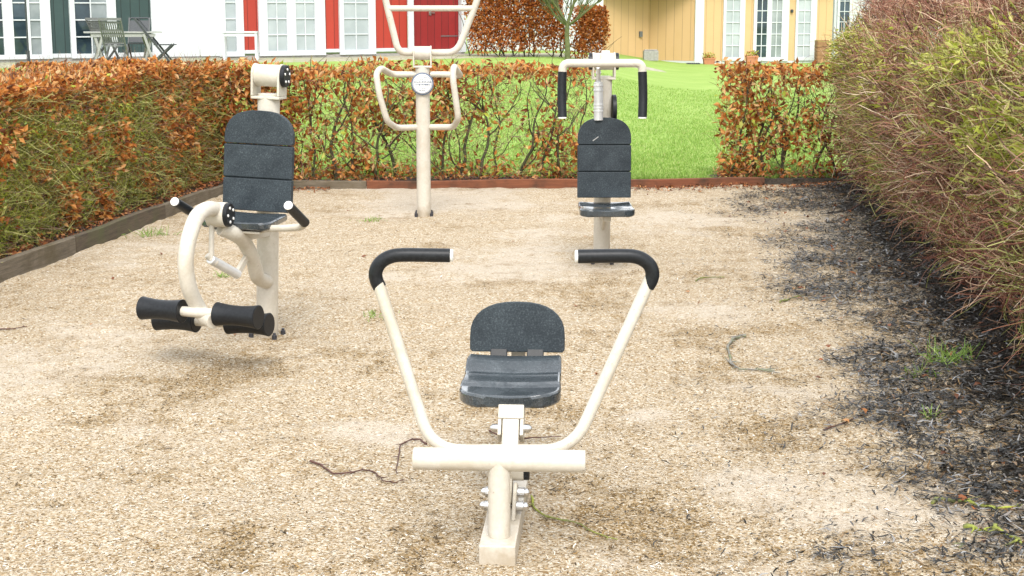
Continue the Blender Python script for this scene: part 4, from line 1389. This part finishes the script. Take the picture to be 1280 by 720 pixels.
T = Matrix.Translation((0.005, 0.815, 0.460)) @ Matrix.Rotation(R(-9), 4, 'X')
b.prism([T @ p for p in pad_outline(0.338, 0.18, 0.125, e=0.82)], T.to_3x3() @ Vector((0, 0.035, 0)))
b.build('backrest', M['pad'], row, bevel=0.004)
for s in (-1, 1):
    MB().beam((0.005 + s * 0.065, 0.80, 0.425), (0.005 + s * 0.065, 0.845, 0.50), 0.06, 0.018, (0, 1, 0)).build('hinge', M['rubber'], row, bevel=0.003)
MB().beam((0.005, 0.48, 0.335), (0.005, 0.90, 0.375), 0.06, 0.04).beam((0.005, 0.885, 0.375), (0.005, 0.908, 0.58), 0.05, 0.03, (0, 1, 0)).build('seat_rail', M['cream'], row, bevel=0.003)
# handle yoke: one bent tube, traced at its own depth
RYf = g3.y
yk = fillet([P(471, 348, RYf + .30), P(540, 563, RYf + .21), P(620, 563, RYf + .205), P(630, 563, RYf + .205), P(716, 563, RYf + .19), P(813, 348, RYf + .26)], 0.10, 9)
MB().tube(yk, 0.0195, 22).build('handle_yoke', M['cream'], row, world=True)
b = MB().beam(P(630, 566, RYf + .215), P(634, 592, RYf + .31), 0.05, 0.03)
b.build('yoke_neck', M['cream'], row, world=True, bevel=0.003)
for pts_, yy_ in (([(474.5, 359), (470.5, 350), (469.5, 341), (473, 331.5), (481, 324), (492, 319.8), (506, 318.6), (530, 318.8), (562, 319.3)], .30), ([(809.5, 358), (814, 350), (815.5, 341), (812, 331.5), (804, 324.5), (793, 320.6), (779, 319.8), (755, 320), (723, 320.5)], .26)):
    g_ = spline([P(u_, v_, RYf + yy_ - 0.002 * k_) for k_, (u_, v_) in enumerate(pts_)], 5)
    q = MB().tube(g_, 0.0222, 22).build('grip', M['rubber'], row, world=True)
    en = (g_[-1] - g_[-2]).normalized()
    MB().cyl(g_[-1] + en * 0.003, g_[-1] + en * 0.009, 0.0205, 20).build('end_cap', M['whitecap'], q, world=True)

# ------------------------------------------------------------------ houses
class Facade:
    """a straight wall seen in plan: world points a -> b; u() puts a photo column onto it"""
    def __init__(self, a, b):
        self.a = Vector((a.x, a.y, 0)); self.b = Vector((b.x, b.y, 0))
        self.d = (self.b - self.a).normalized()
        self.n = Vector((self.d.y, -self.d.x, 0))      # towards the viewer
        if self.n.y > 0: self.n = -self.n
    def s(self, u):
        k = (u - 640) / F_PX
        # ray x = k*depth ; depth ~ y*CP - (z-h)*SP, taken at eye height
        k *= CP
        den = self.d.x - k * self.d.y
        return (k * self.a.y - self.a.x) / den
    def pt(self, s, z, out=0.0):
        p = self.a + self.d * s + self.n * out
        return Vector((p.x, p.y, z))
    def slab(self, mb, s0, s1, z0, z1, o0, o1):
        """box on the wall from s0..s1, z0..z1, standing from o0 to o1 in front of the wall line"""
        base = [self.pt(s0, z0, o0), self.pt(s1, z0, o0), self.pt(s1, z0, o1), self.pt(s0, z0, o1)]
        mb.prism(base, (0, 0, z1 - z0))

def window(fc, house, u0, u1, zb, rows, rh, cols, panes, z_top_extra=0.10, name='window', fr=0.05, kick=0.0):
    """frame bars and panes between photo columns u0..u1; panes: list of material keys per column group"""
    groups = cols
    s0, s1 = fc.s(u0), fc.s(u1)
    zt = zb + rows * rh
    f_ = MB()
    fc.slab(f_, s0, s1, zb - fr - kick, zb, 0.0, 0.075)
    fc.slab(f_, s0, s1, zt, zt + z_top_extra, 0.0, 0.075)
    edges = []
    for (ga, gb, nc) in groups:
        edges.append((fc.s(ga), fc.s(gb), nc))
    prev = s0
    for (ea, eb, nc) in edges:
        fc.slab(f_, prev, ea, zb, zt, 0.0, 0.07)
        prev = eb
    fc.slab(f_, prev, s1, zb, zt, 0.0, 0.07)
    for (ea, eb, nc) in edges:
        for i in range(1, nc):
            c = ea + (eb - ea) * i / nc
            fc.slab(f_, c - 0.014, c + 0.014, zb, zt, 0.031, 0.052)
        for j in range(1, rows):
            zz = zb + rh * j
            fc.slab(f_, ea, eb, zz - 0.015, zz + 0.015, 0.031, 0.0545)
    fo = f_.build(name, M['white'], house, world=True)
    for (ea, eb, nc), mk in zip(edges, panes):
        if isinstance(mk, str):
            g_ = MB()
            fc.slab(g_, ea, eb, zb, zt, 0.012, 0.028)
            g_.build('pane', M[mk], fo, world=True)
        else:
            for i, mk1 in enumerate(mk):
                g_ = MB()
                fc.slab(g_, ea + (eb - ea) * i / nc + 0.001, ea + (eb - ea) * (i + 1) / nc - 0.001, zb, zt, 0.012, 0.028)
                g_.build('pane', M[mk1], fo, world=True)
    return fo

# --- terraced houses on the left
LF = Facade(P(115, 60, 38.0), P(443, 60, 42.0))
ZL = 0.40
WH = 2.75
sA, sB, sC, sD, sE = LF.s(-90), LF.s(188), LF.s(279), LF.s(509), LF.s(580)
hg = thing('terrace_house', 'terrace house at far left with dark green boards between white glazed doors', 'house', LF.pt((sA + sB) / 2, ZL))
wl = MB(); LF.slab(wl, sA, sB, ZL + 0.17, ZL + WH, -0.2, 0.0); wl.build('wall', M['green'], hg, world=True)
pl = MB(); LF.slab(pl, sA, sB, ZL - 0.3, ZL + 0.165, -0.2, 0.03); pl.build('plinth', M['concrete'], hg, world=True)
zb = 0.66
window(LF, hg, -75, -50, zb, 5, 0.41, [(-70, -55, 1)], ['glass'], kick=0.06)
window(LF, hg, -40, 62, zb, 5, 0.41, [(-34, -18, 1), (-13, 2, 1), (15, 32, 1), (36, 49, 1)], ['glass', 'glass', 'glass', 'dimcurtain'], name='glazed_door', kick=0.06)
window(LF, hg, 86, 144, zb, 5, 0.41, [(92.5, 132.5, 2)], [['glass', 'dimcurtain']], name='glazed_door', kick=0.06)
tr = MB()
LF.slab(tr, LF.s(62.3), LF.s(85.7), ZL + 0.17, ZL + 0.27, 0.003, 0.05)
tr.build('skirting_board', M['white'], hg, world=True)
tr = MB()
LF.slab(tr, LF.s(144.3), sB, ZL + 0.17, ZL + 0.27, 0.003, 0.05)
tr.build('skirting_board', M['white'], hg, world=True)
def roof(fc, house, s0, s1, z, mat=M['roof']):
    r_ = MB()
    r_.prism([fc.pt(s0, z, 0.55), fc.pt(s0, z + 0.12, 0.55), fc.pt(s0, z + 2.3, -3.2), fc.pt(s0, z + 2.15, -3.2)], fc.d * (s1 - s0))
    r_.prism([fc.pt(s0, z, -6.95), fc.pt(s0, z + 0.12, -6.95), fc.pt(s0, z + 2.3, -3.203), fc.pt(s0, z + 2.15, -3.203)], fc.d * (s1 - s0))
    r_.build('roof', mat, house, world=True)
roof(LF, hg, sA, sB - 0.01, ZL + WH + 0.02)

hr = thing('terrace_house', 'terrace house with whitewashed end wall and red boards between white windows', 'house', LF.pt((sB + sE) / 2, ZL))
wl = MB(); LF.slab(wl, sB + 0.004, sC, ZL + 0.15, ZL + WH, -0.2, 0.05); wl.build('whitewashed_wall', M['whitewall'], hr, world=True)
wl = MB(); LF.slab(wl, sC + 0.002, sD, ZL + 0.2, ZL + WH, -0.2, 0.0); wl.build('wall', M['red'], hr, world=True)
pl = MB(); LF.slab(pl, sB + 0.004, sE, ZL - 0.3, ZL + 0.145, -0.22, 0.03); pl.build('plinth', M['concrete'], hr, world=True)
window(LF, hr, 272, 303, zb, 5, 0.42, [(280.5, 293.5, 1)], ['curtain'], kick=0.08)
window(LF, hr, 322, 405, zb, 5, 0.42, [(333, 357, 2), (368.5, 392, 2)], ['curtain', 'curtain'], kick=0.08)
window(LF, hr, 423, 468, zb, 5, 0.42, [(428.5, 459, 2)], ['curtain'], kick=0.08)
for ua, ub in ((303.3, 321.7), (405.3, 422.7), (468.3, 509)):
    tr = MB(); LF.slab(tr, LF.s(ua), LF.s(ub), ZL + 0.20, ZL + 0.29, 0.003, 0.05); tr.build('skirting_board', M['white'], hr, world=True)
tr = MB(); LF.slab(tr, LF.s(508), LF.s(515), ZL + 0.15, ZL + WH, 0.052, 0.10); tr.build('trim_post', M['white'], hr, world=True)
tr = MB(); LF.slab(tr, LF.s(575.5), LF.s(581), ZL + 0.15, ZL + WH, -0.2, 0.06)
tr.build('trim_post', M['white'], hr, world=True)
dr = MB(); LF.slab(dr, LF.s(515.2), LF.s(575.2), ZL + 0.24, ZL + WH, -0.20, -0.10)
do = dr.build('door', M['reddoor'], hr, world=True)
sl = MB(); LF.slab(sl, LF.s(515.2), LF.s(575.2), ZL + 0.15, ZL + 0.235, -0.2, 0.02); sl.build('door_sill', M['white'], hr, world=True)
hd = MB()
c = LF.pt(LF.s(541), 1.65, -0.097)
LF.slab(hd, LF.s(538), LF.s(541), 1.58, 1.72, -0.099, -0.08)
LF.slab(hd, LF.s(539), LF.s(545), 1.635, 1.66, -0.08, -0.055)
hd.build('handle', M['steel'], do, world=True)
hd = MB(); LF.slab(hd, LF.s(553), LF.s(574), 0.99, 1.015, -0.099, -0.085); hd.build('hinge', M['greywood'], do, world=True)
roof(LF, hr, sB + 0.01, sE + 0.3, ZL + WH + 0.02)

# --- white house glimpsed behind the rusty hedge
WF = Facade(P(584, 40, 50), P(756, 40, 50.5))
hw_ = thing('white_house', 'white house wall glimpsed through the rusty hedge between red and yellow houses', 'house', WF.pt(2.2, 0.0))
wl = MB(); WF.slab(wl, WF.s(584), WF.s(754), -0.4, 3.0, -0.2, 0); wl.build('wall', M['whitewall'], hw_, world=True)
roof(WF, hw_, WF.s(584), WF.s(754), 3.02)

# --- yellow house
ZY = -0.12
YC = P(810, 60, 55.2)
YLw = Facade(P(745, 60, 53.9), YC)
YRw = Facade(YC, P(868, 60, 54.2))
YM = Facade(P(868, 60, 54.2), P(1041, 60, 54.8))
hy = thing('yellow_house', 'yellow boarded house beyond the lawn with white French door and tall white windows', 'house', YM.pt(2.3, ZY))
wl = MB()
YLw.slab(wl, 0, (YLw.b - YLw.a).length, ZY + 0.1, ZY + 2.95, -0.2, 0)
YRw.slab(wl, 0, (YRw.b - YRw.a).length, ZY + 0.1, ZY + 2.945, -0.2, 0)
YM.slab(wl, 0.0, YM.s(1041), ZY + 0.1, ZY + 2.95, -0.21, 0)
wl.build('wall', M['yellow'], hy, world=True)
pl = MB()
YLw.slab(pl, 0, (YLw.b - YLw.a).length - 0.03, ZY - 0.3, ZY + 0.095, -0.2, 0.025)
YRw.slab(pl, 0.02, (YRw.b - YRw.a).length, ZY - 0.3, ZY + 0.094, -0.2, 0.025)
YM.slab(pl, YM.s(880.5), YM.s(1041), ZY - 0.3, ZY + 0.093, -0.2, 0.025)
pl.build('plinth', M['white'], hy, world=True)
cp_ = MB(); YM.slab(cp_, YM.s(868.6), YM.s(879.5), ZY - 0.1, ZY + 2.93, 0.003, 0.09); cp_.build('corner_post', M['white'], hy, world=True)
zy = 0.10
window(YM, hy, 904, 931, zy, 5, 0.405, [(907.5, 924.5, 2)], ['curtain'], fr=0.12)
window(YM, hy, 942, 986, zy, 5, 0.405, [(946, 958.5, 2), (964.5, 977, 2)], ['glass', 'dimcurtain'], name='french_door', fr=0.14)
window(YM, hy, 994.5, 1020.5, zy, 5, 0.405, [(997.5, 1013, 2)], ['curtain'], fr=0.12)
lm = MB()
c = YM.pt(YM.s(989.5), 1.72, 0.0)
lm.cyl(c + YM.n * 0.003, c + YM.n * 0.06, 0.05, 12).cyl(c + YM.n * 0.05 + Vector((0, 0, -0.06)), c + YM.n * 0.05 + Vector((0.0, 0, 0.04)), 0.045, 12)
lm.build('wall_lamp', M['darkmetal'], hy, world=True)
bx_ = MB(); YLw.slab(bx_, YLw.s(799), YLw.s(802.3), 0.80, 1.0, 0.003, 0.07); bx_.build('meter_box', M['greywood'], hy, world=True)
# flat porch roof over the recessed corner
pr_ = MB()
p1, p2, p3 = YLw.pt(-0.3, 0, 0.25), Vector((YC.x, YC.y + 0.15, 0)), YM.pt(0.25, 0, 0.22)
zr = ZY + 2.62
pts_ = [Vector((p1.x, p1.y, zr)), Vector((p2.x, p2.y, zr)), Vector((p3.x, p3.y + 0.3, zr)), Vector((p3.x, p3.y, zr))]
pr_.prism(pts_, (0, 0, 0.14))
pr_.build('porch_roof', M['soffit'], hy, world=True)
roof(YM, hy, -0.2, YM.s(1041) + 0.3, ZY + 2.97)

# --- house far right behind the shrub
RF = Facade(P(1043, 10, 60), P(1180, 10, 61))
hf = thing('white_house', 'white house with dark window peeping over the shrub at the upper right', 'house', RF.pt(2.0, -0.1))
wl = MB(); RF.slab(wl, RF.s(1043), RF.s(1180), -0.3, 3.0, -0.2, 0); wl.build('wall', M['whitewall'], hf, world=True)
window(RF, hf, 1046, 1064, 0.9, 4, 0.4, [(1049, 1061, 2)], ['glass'])
window(RF, hf, 1082, 1106, 0.9, 4, 0.4, [(1086, 1102, 2)], ['glass'])
roof(RF, hf, RF.s(1043), RF.s(1180), 3.02)

# ------------------------------------------------------------------ hedge and tree in the garden beyond
def dense_hedge(label, u0, u1, Y, ztop, thick, n):
    a_, b_ = P(u0, 60, Y), P(u1, 60, Y + 0.4)
    zb_ = float(lawn_h(np.array((a_.x + b_.x) / 2), np.array(Y)))
    t = thing('beech_hedge', label, 'hedge', (a_.x, a_.y, zb_))
    d = Vector((b_.x - a_.x, b_.y - a_.y, 0)); L = d.length; d.normalize()
    n_ = Vector((-d.y, d.x, 0))
    a = rng.uniform(-0.05, L, n) ; z = zb_ + 0.12 + rng.uniform(0, 1, n) ** 0.85 * (ztop - zb_ - 0.1)
    dp = np.where(rng.uniform(size=n) < 0.6, np.abs(rng.normal(0, 0.1, n)), rng.uniform(0, thick, n)) + 0.08 * fbm(a, z, 2.5, int(u0))
    a = a + 0.08 * fbm(z, dp, 4, int(u1))
    keep = rng.uniform(size=n) < np.clip(0.25 + (z - zb_) * 0.9, 0, 1)
    a, z, dp = a[keep], z[keep], dp[keep]
    v, f = leaf_arrays(to_world(a, dp, z, a_, d, n_), rng.uniform(0.06, 0.11, len(a)), rng.uniform(0.04, 0.07, len(a)), None, 0.25)
    np_mesh('foliage', v, f, 3, M['beechred'], parent=t)
    stem_set('stems', t, Vector((a_.x, a_.y, 0)), d, n_, np.arange(0.1, L, 0.2), thick, ztop * 0.9, 0.022, 3, int(u0))
    return t
dense_hedge('tall rusty beech hedge beyond the lawn, right of the red door', 588, 705, 41.5, 2.45, 0.7, 13000)
dense_hedge('narrow rusty beech bush beside the yellow wall, right of the bare tree', 727, 760, 41.5, 1.80, 0.7, 4200)
tb = P(709, 72, 40); tb.z = float(lawn_h(np.array(tb.x), np.array(tb.y)))
tree = thing('bare_tree', 'small bare mossy tree with forked branches before the rusty hedge', 'tree', tb)
r = random.Random(9)
trk = MB().tube(spline([tb + Vector((0, 0, -0.05)), tb + Vector((0.01, 0, .3)), tb + Vector((-0.01, 0, .6)), tb + Vector((0.0, 0.0, .95))], 4), [0.075 - 0.0018 * i for i in range(13)], 10)
trk.build('trunk', M['mosstrunk'], tree, world=True)
br = MB()
fork = tb + Vector((0, 0, 0.88))
def limb(p, d, L, rad, depth):
    pts = [p.copy()]
    q = p.copy()
    for k in range(5):
        d = (d + Vector((r.uniform(-.25, .25), r.uniform(-.25, .25), r.uniform(-.05, .22)))).normalized()
        q = q + d * L / 5
        pts.append(q.copy())
    sp = spline(pts, 3)
    rad = max(rad, 0.006)
    br.tube(sp, [rad * (1 - 0.6 * i / (len(sp) - 1)) for i in range(len(sp))], 7, False)
    if depth:
        for k in (2, 3, 4, 5):
            for _ in range(2):
                limb(pts[k], (d * 0.8 + Vector((r.uniform(-1.1, 1.1), r.uniform(-.8, .8), r.uniform(-.1, .7)))).normalized(), L * r.uniform(.4, .65), rad * .42, depth - 1)
for dx, dy, dz, L, rad in ((-1, 0, .75, 1.3, .042), (-.35, .2, 1, 1.4, .045), (.25, -.1, 1, 1.4, .045), (1, .1, .8, 1.3, .04), (.5, .5, 1, 1.2, .032), (-.7, -.4, 1, 1.2, .032), (-1, .3, 1.1, 1.2, .03), (.9, -.4, .5, .9, .025), (-.9, -.3, .45, .9, .025)):
    limb(fork, Vector((dx, dy, dz)).normalized(), L, rad, 2)
br.build('branches', M['mosstrunk'], tree, world=True)

# ------------------------------------------------------------------ terrace path before the left houses
M['path'] = mottled('pale_gravel_path', (0.26, 0.25, 0.17), (0.40, 0.37, 0.28), 5, 0.9, 0, 0.4, 0.01, c3=(0.24, 0.29, 0.12), s3=1.5)
us_ = np.linspace(sA - 1, sE + 5.5, 90); os_ = np.linspace(0.03, 2.6, 14)
Ug, Og = np.meshgrid(us_, os_)
Xg = LF.a.x + LF.d.x * Ug + LF.n.x * Og; Yg = LF.a.y + LF.d.y * Ug + LF.n.y * Og
Zg = lawn_h(Xg, Yg) + 0.035 - 0.06 * sstep(2.2, 2.6, Og + 0.15 * fbm(Ug, Og, 2, 61))
ig = np.arange(Ug.size).reshape(Ug.shape)
tag(np_mesh('path', np.stack([Xg, Yg, Zg], -1).reshape(-1, 3), np.stack([ig[:-1, :-1], ig[:-1, 1:], ig[1:, 1:], ig[1:, :-1]], -1).reshape(-1, 4), 4, M['path'], smooth=True), kind='structure')

# ------------------------------------------------------------------ garden things
def garden_table(label, c, rz, L, W, H, mat, straight=False):
    t = thing('garden_table', label, 'table', c, rz, 'garden tables')
    b = MB()
    for k in range(5):
        b.box((0, -W / 2 + W * (k + 0.5) / 5, H - 0.015), (L, W / 5 - 0.012, 0.03))
    b.build('tabletop', mat, t)
    b = MB(); b.box((0, -W / 2 + 0.05, H - 0.085), (L - (0.12 if straight else 0.3), 0.03, 0.07)).box((0, W / 2 - 0.05, H - 0.085), (L - (0.12 if straight else 0.3), 0.03, 0.07)); b.build('apron', mat, t)
    for s in (-1, 1):
        for q in (-1, 1):
            if straight:
                MB().beam((s * (L / 2 - 0.03), q * (W / 2 - 0.05), H - 0.032), (s * (L / 2 - 0.03), q * (W / 2 - 0.05), 0.0), 0.055, 0.055).build('leg', mat, t)
                continue
            MB().beam((s * (L / 2 - 0.22), q * (W / 2 - 0.08), H - 0.05), (s * (L / 2 - 0.42), q * (W / 2 - 0.08), 0.0), 0.05, 0.06).build('leg', mat, t)
            MB().beam((s * (L / 2 - 0.42), q * (W / 2 - 0.02), H - 0.05), (s * (L / 2 - 0.2), q * (W / 2 - 0.02), 0.0), 0.045, 0.055).build('leg', mat, t)
    return t
def lawn_pt(u_, Y):
    p = P(u_, 60, Y)
    p.z = float(lawn_h(np.array(p.x), np.array(p.y)))
    return p
fa = math.atan2(LF.d.y, LF.d.x)
garden_table('long pale garden table with crossed legs before the green boards', lawn_pt(154, 36.0), fa * 0.5, 1.75, 0.85, 0.76, M['palewood'])
garden_table('white garden table before the red house, its end by the first red boards', lawn_pt(301, 38.8), 0.1, 0.86, 0.7, 0.74, M['white'], True)

def folding_chair(name, label, c, rz, frame, back, lean=14, slat=True):
    t = thing(name, label, 'chair', c, rz, 'patio chairs')
    a = R(lean)
    top = Vector((0, 0.25 + 1.02 * math.tan(a) - 0.42 * math.tan(a), 1.06))
    for s in (-1, 1):
        MB().beam((s * 0.24, -0.18, 0.0), (s * 0.24, top.y, top.z), 0.03, 0.045).build('side_rail', frame, t)
        MB().beam((s * 0.20, 0.30, 0.0), (s * 0.20, -0.20, 0.47), 0.03, 0.045).build('leg', frame, t)
    def on(z):
        k = z / top.z
        return -0.18 + (top.y + 0.18) * k
    bk = MB()
    if slat:
        for k in range(9):
            x = -0.19 + 0.38 * k / 8
            bk.beam((x, on(0.52), 0.52), (x, on(0.98), 0.98), 0.026, 0.014, (0, 1, 0))
        for zz in (0.52, 0.72, 0.80, 0.98):
            bk.beam((-0.225, on(zz) - 0.004, zz), (0.225, on(zz) - 0.004, zz), 0.022, 0.05)
        bk.beam((-0.255, on(1.05), 1.05), (0.255, on(1.05), 1.05), 0.035, 0.06)
    else:
        bk.beam((0, on(0.48), 0.48), (0, on(1.0), 1.0), 0.44, 0.012, (0, 1, 0))
        bk.tube([(-0.24, on(1.0), 1.0), (-0.2, on(1.06), 1.06), (0.2, on(1.06), 1.06), (0.24, on(1.0), 1.0)], 0.018, 8)
    bk.build('backrest', back, t)
    st = MB()
    for k in range(6):
        st.box((0, -0.22 + 0.42 * k / 5, 0.455), (0.40, 0.062, 0.022))
    st.build('seat', back, t)
    return t
folding_chair('folding_chair', 'pale grey slatted folding chair seen from behind, in front of the long pale table', lawn_pt(145, 34.9), R(160) + 0.35, M['greywood'], M['greywood'], 17)
folding_chair('folding_chair', 'slatted folding chair half hidden behind the pale grey one at the long table', lawn_pt(134, 36.9), R(150), M['greywood'], M['greywood'], 15)
folding_chair('mesh_chair', 'dark mesh chair behind the right half of the long pale table', lawn_pt(173, 37.0), R(5), M['darkmetal'], M['darkcloth'], 12, False)
folding_chair('mesh_chair', 'dark mesh recliner leaning back at the right end of the long pale table', lawn_pt(206, 36.0), R(95), M['darkmetal'], M['darkcloth'], 33, False)

ps_ = thing('parasol_stand', 'thin dark parasol pole in a round base before the leftmost white doors', 'parasol stand', lawn_pt(35, 35.2))
MB().cyl((0, 0, 0.0), (0, 0, 2.6), 0.022, 10).build('pole', M['darkmetal'], ps_)
MB().tube([(0.27 * math.cos(x), 0.27 * math.sin(x), 0.05) for x in np.linspace(0, 2 * math.pi, 25)], 0.025, 8, False).beam((-0.27, 0, 0.05), (0.27, 0, 0.05), 0.03, 0.03).beam((0, -0.27, 0.053), (0, 0.27, 0.053), 0.03, 0.03).cyl((0, 0, 0.03), (0, 0, 0.35), 0.035, 10).build('base', M['darkmetal'], ps_)

def flower_pot(label, u_, Y, w_, h_):
    p = lawn_pt(u_, Y)
    t = thing('flower_pot', label, 'flower pot', p, 0, 'terracotta pots by the yellow house')
    b = MB()
    b.loft([[Vector((sx * w_ / 2 * k, sy * w_ / 2 * k, zz)) for sx, sy in ((-1, -1), (1, -1), (1, 1), (-1, 1))] for k, zz in ((0.86, 0), (0.97, h_ * 0.8), (1.04, h_ * 0.8), (1.04, h_), (0.92, h_), (0.90, h_ * 0.85))], False)
    b.build('pot', M['terracotta'], t)
    n_ = 160
    pts = np.stack([rng.uniform(-w_ / 2, w_ / 2, n_), rng.uniform(-w_ / 2, w_ / 2, n_), h_ * 0.85 + rng.uniform(0, 0.2, n_)], -1)
    v, f = leaf_arrays(pts, rng.uniform(0.05, 0.1, n_), rng.uniform(0.03, 0.05, n_), None, 0.2)
    np_mesh('plant', v, f, 3, [M['olive'], M['beechred']], np.repeat((rng.uniform(size=n_) < 0.4).astype(int), 2)).parent = t
flower_pot('terracotta pot of dull plants by the white corner post of the yellow house', 886.5, 53.4, 0.40, 0.22)
flower_pot('terracotta pot before the French door, half behind the short hedge block', 940, 53.2, 0.40, 0.30)
cb = lawn_pt(813.5, 52.8)
o = MB().box((0, 0, 0.17), (0.50, 0.42, 0.34)).box((0, 0, 0.36), (0.44, 0.36, 0.035)).build('concrete_block', M['concrete'], bevel=0.015)
o.location = cb; tag(o, 'grey concrete block on the lawn at the inner corner of the yellow house', 'concrete block')
dp_ = lawn_pt(867, 53.3)
o = MB().box((0, 0, 0.02), (0.46, 0.30, 0.03))
for k in range(6):
    o.box((-0.18 + 0.072 * k, 0, 0.042), (0.025, 0.26, 0.012))
o = o.build('drain_grate', M['darkmetal']); o.location = dp_
tag(o, 'flat dark drain grate at the foot of the white corner post', 'drain grate')
wb = lawn_pt(1027, 53.8)
o = MB()
for k in range(6):
    o.box((0, -0.25, 0.09 + 0.13 * k), (0.36, 0.03, 0.12)).box((0, 0.25, 0.09 + 0.13 * k), (0.36, 0.03, 0.12))
for sx in (-1, 1):
    for sy in (-1, 1):
        o.box((sx * 0.16, sy * 0.215, 0.41), (0.05, 0.05, 0.80))
    for k in range(6):
        o.box((sx * 0.195, 0, 0.09 + 0.13 * k), (0.022, 0.46, 0.12))
o = o.build('wooden_box', M['brownwood']); o.location = wb
tag(o, 'brown slatted wooden box against the yellow wall, right of the last white window', 'wooden box')

p0_ = P(741, 176, CY - .175)
o = MB().tube([Vector((0, 0, 0)), P(744, 174, CY - .172) - p0_, P(748, 171, CY - .168) - p0_], 0.0035, 6).build('straw', M['palewood'])
o.location = p0_
tag(o, 'pale bit of straw stuck to the backrest of the chest press', 'straw')
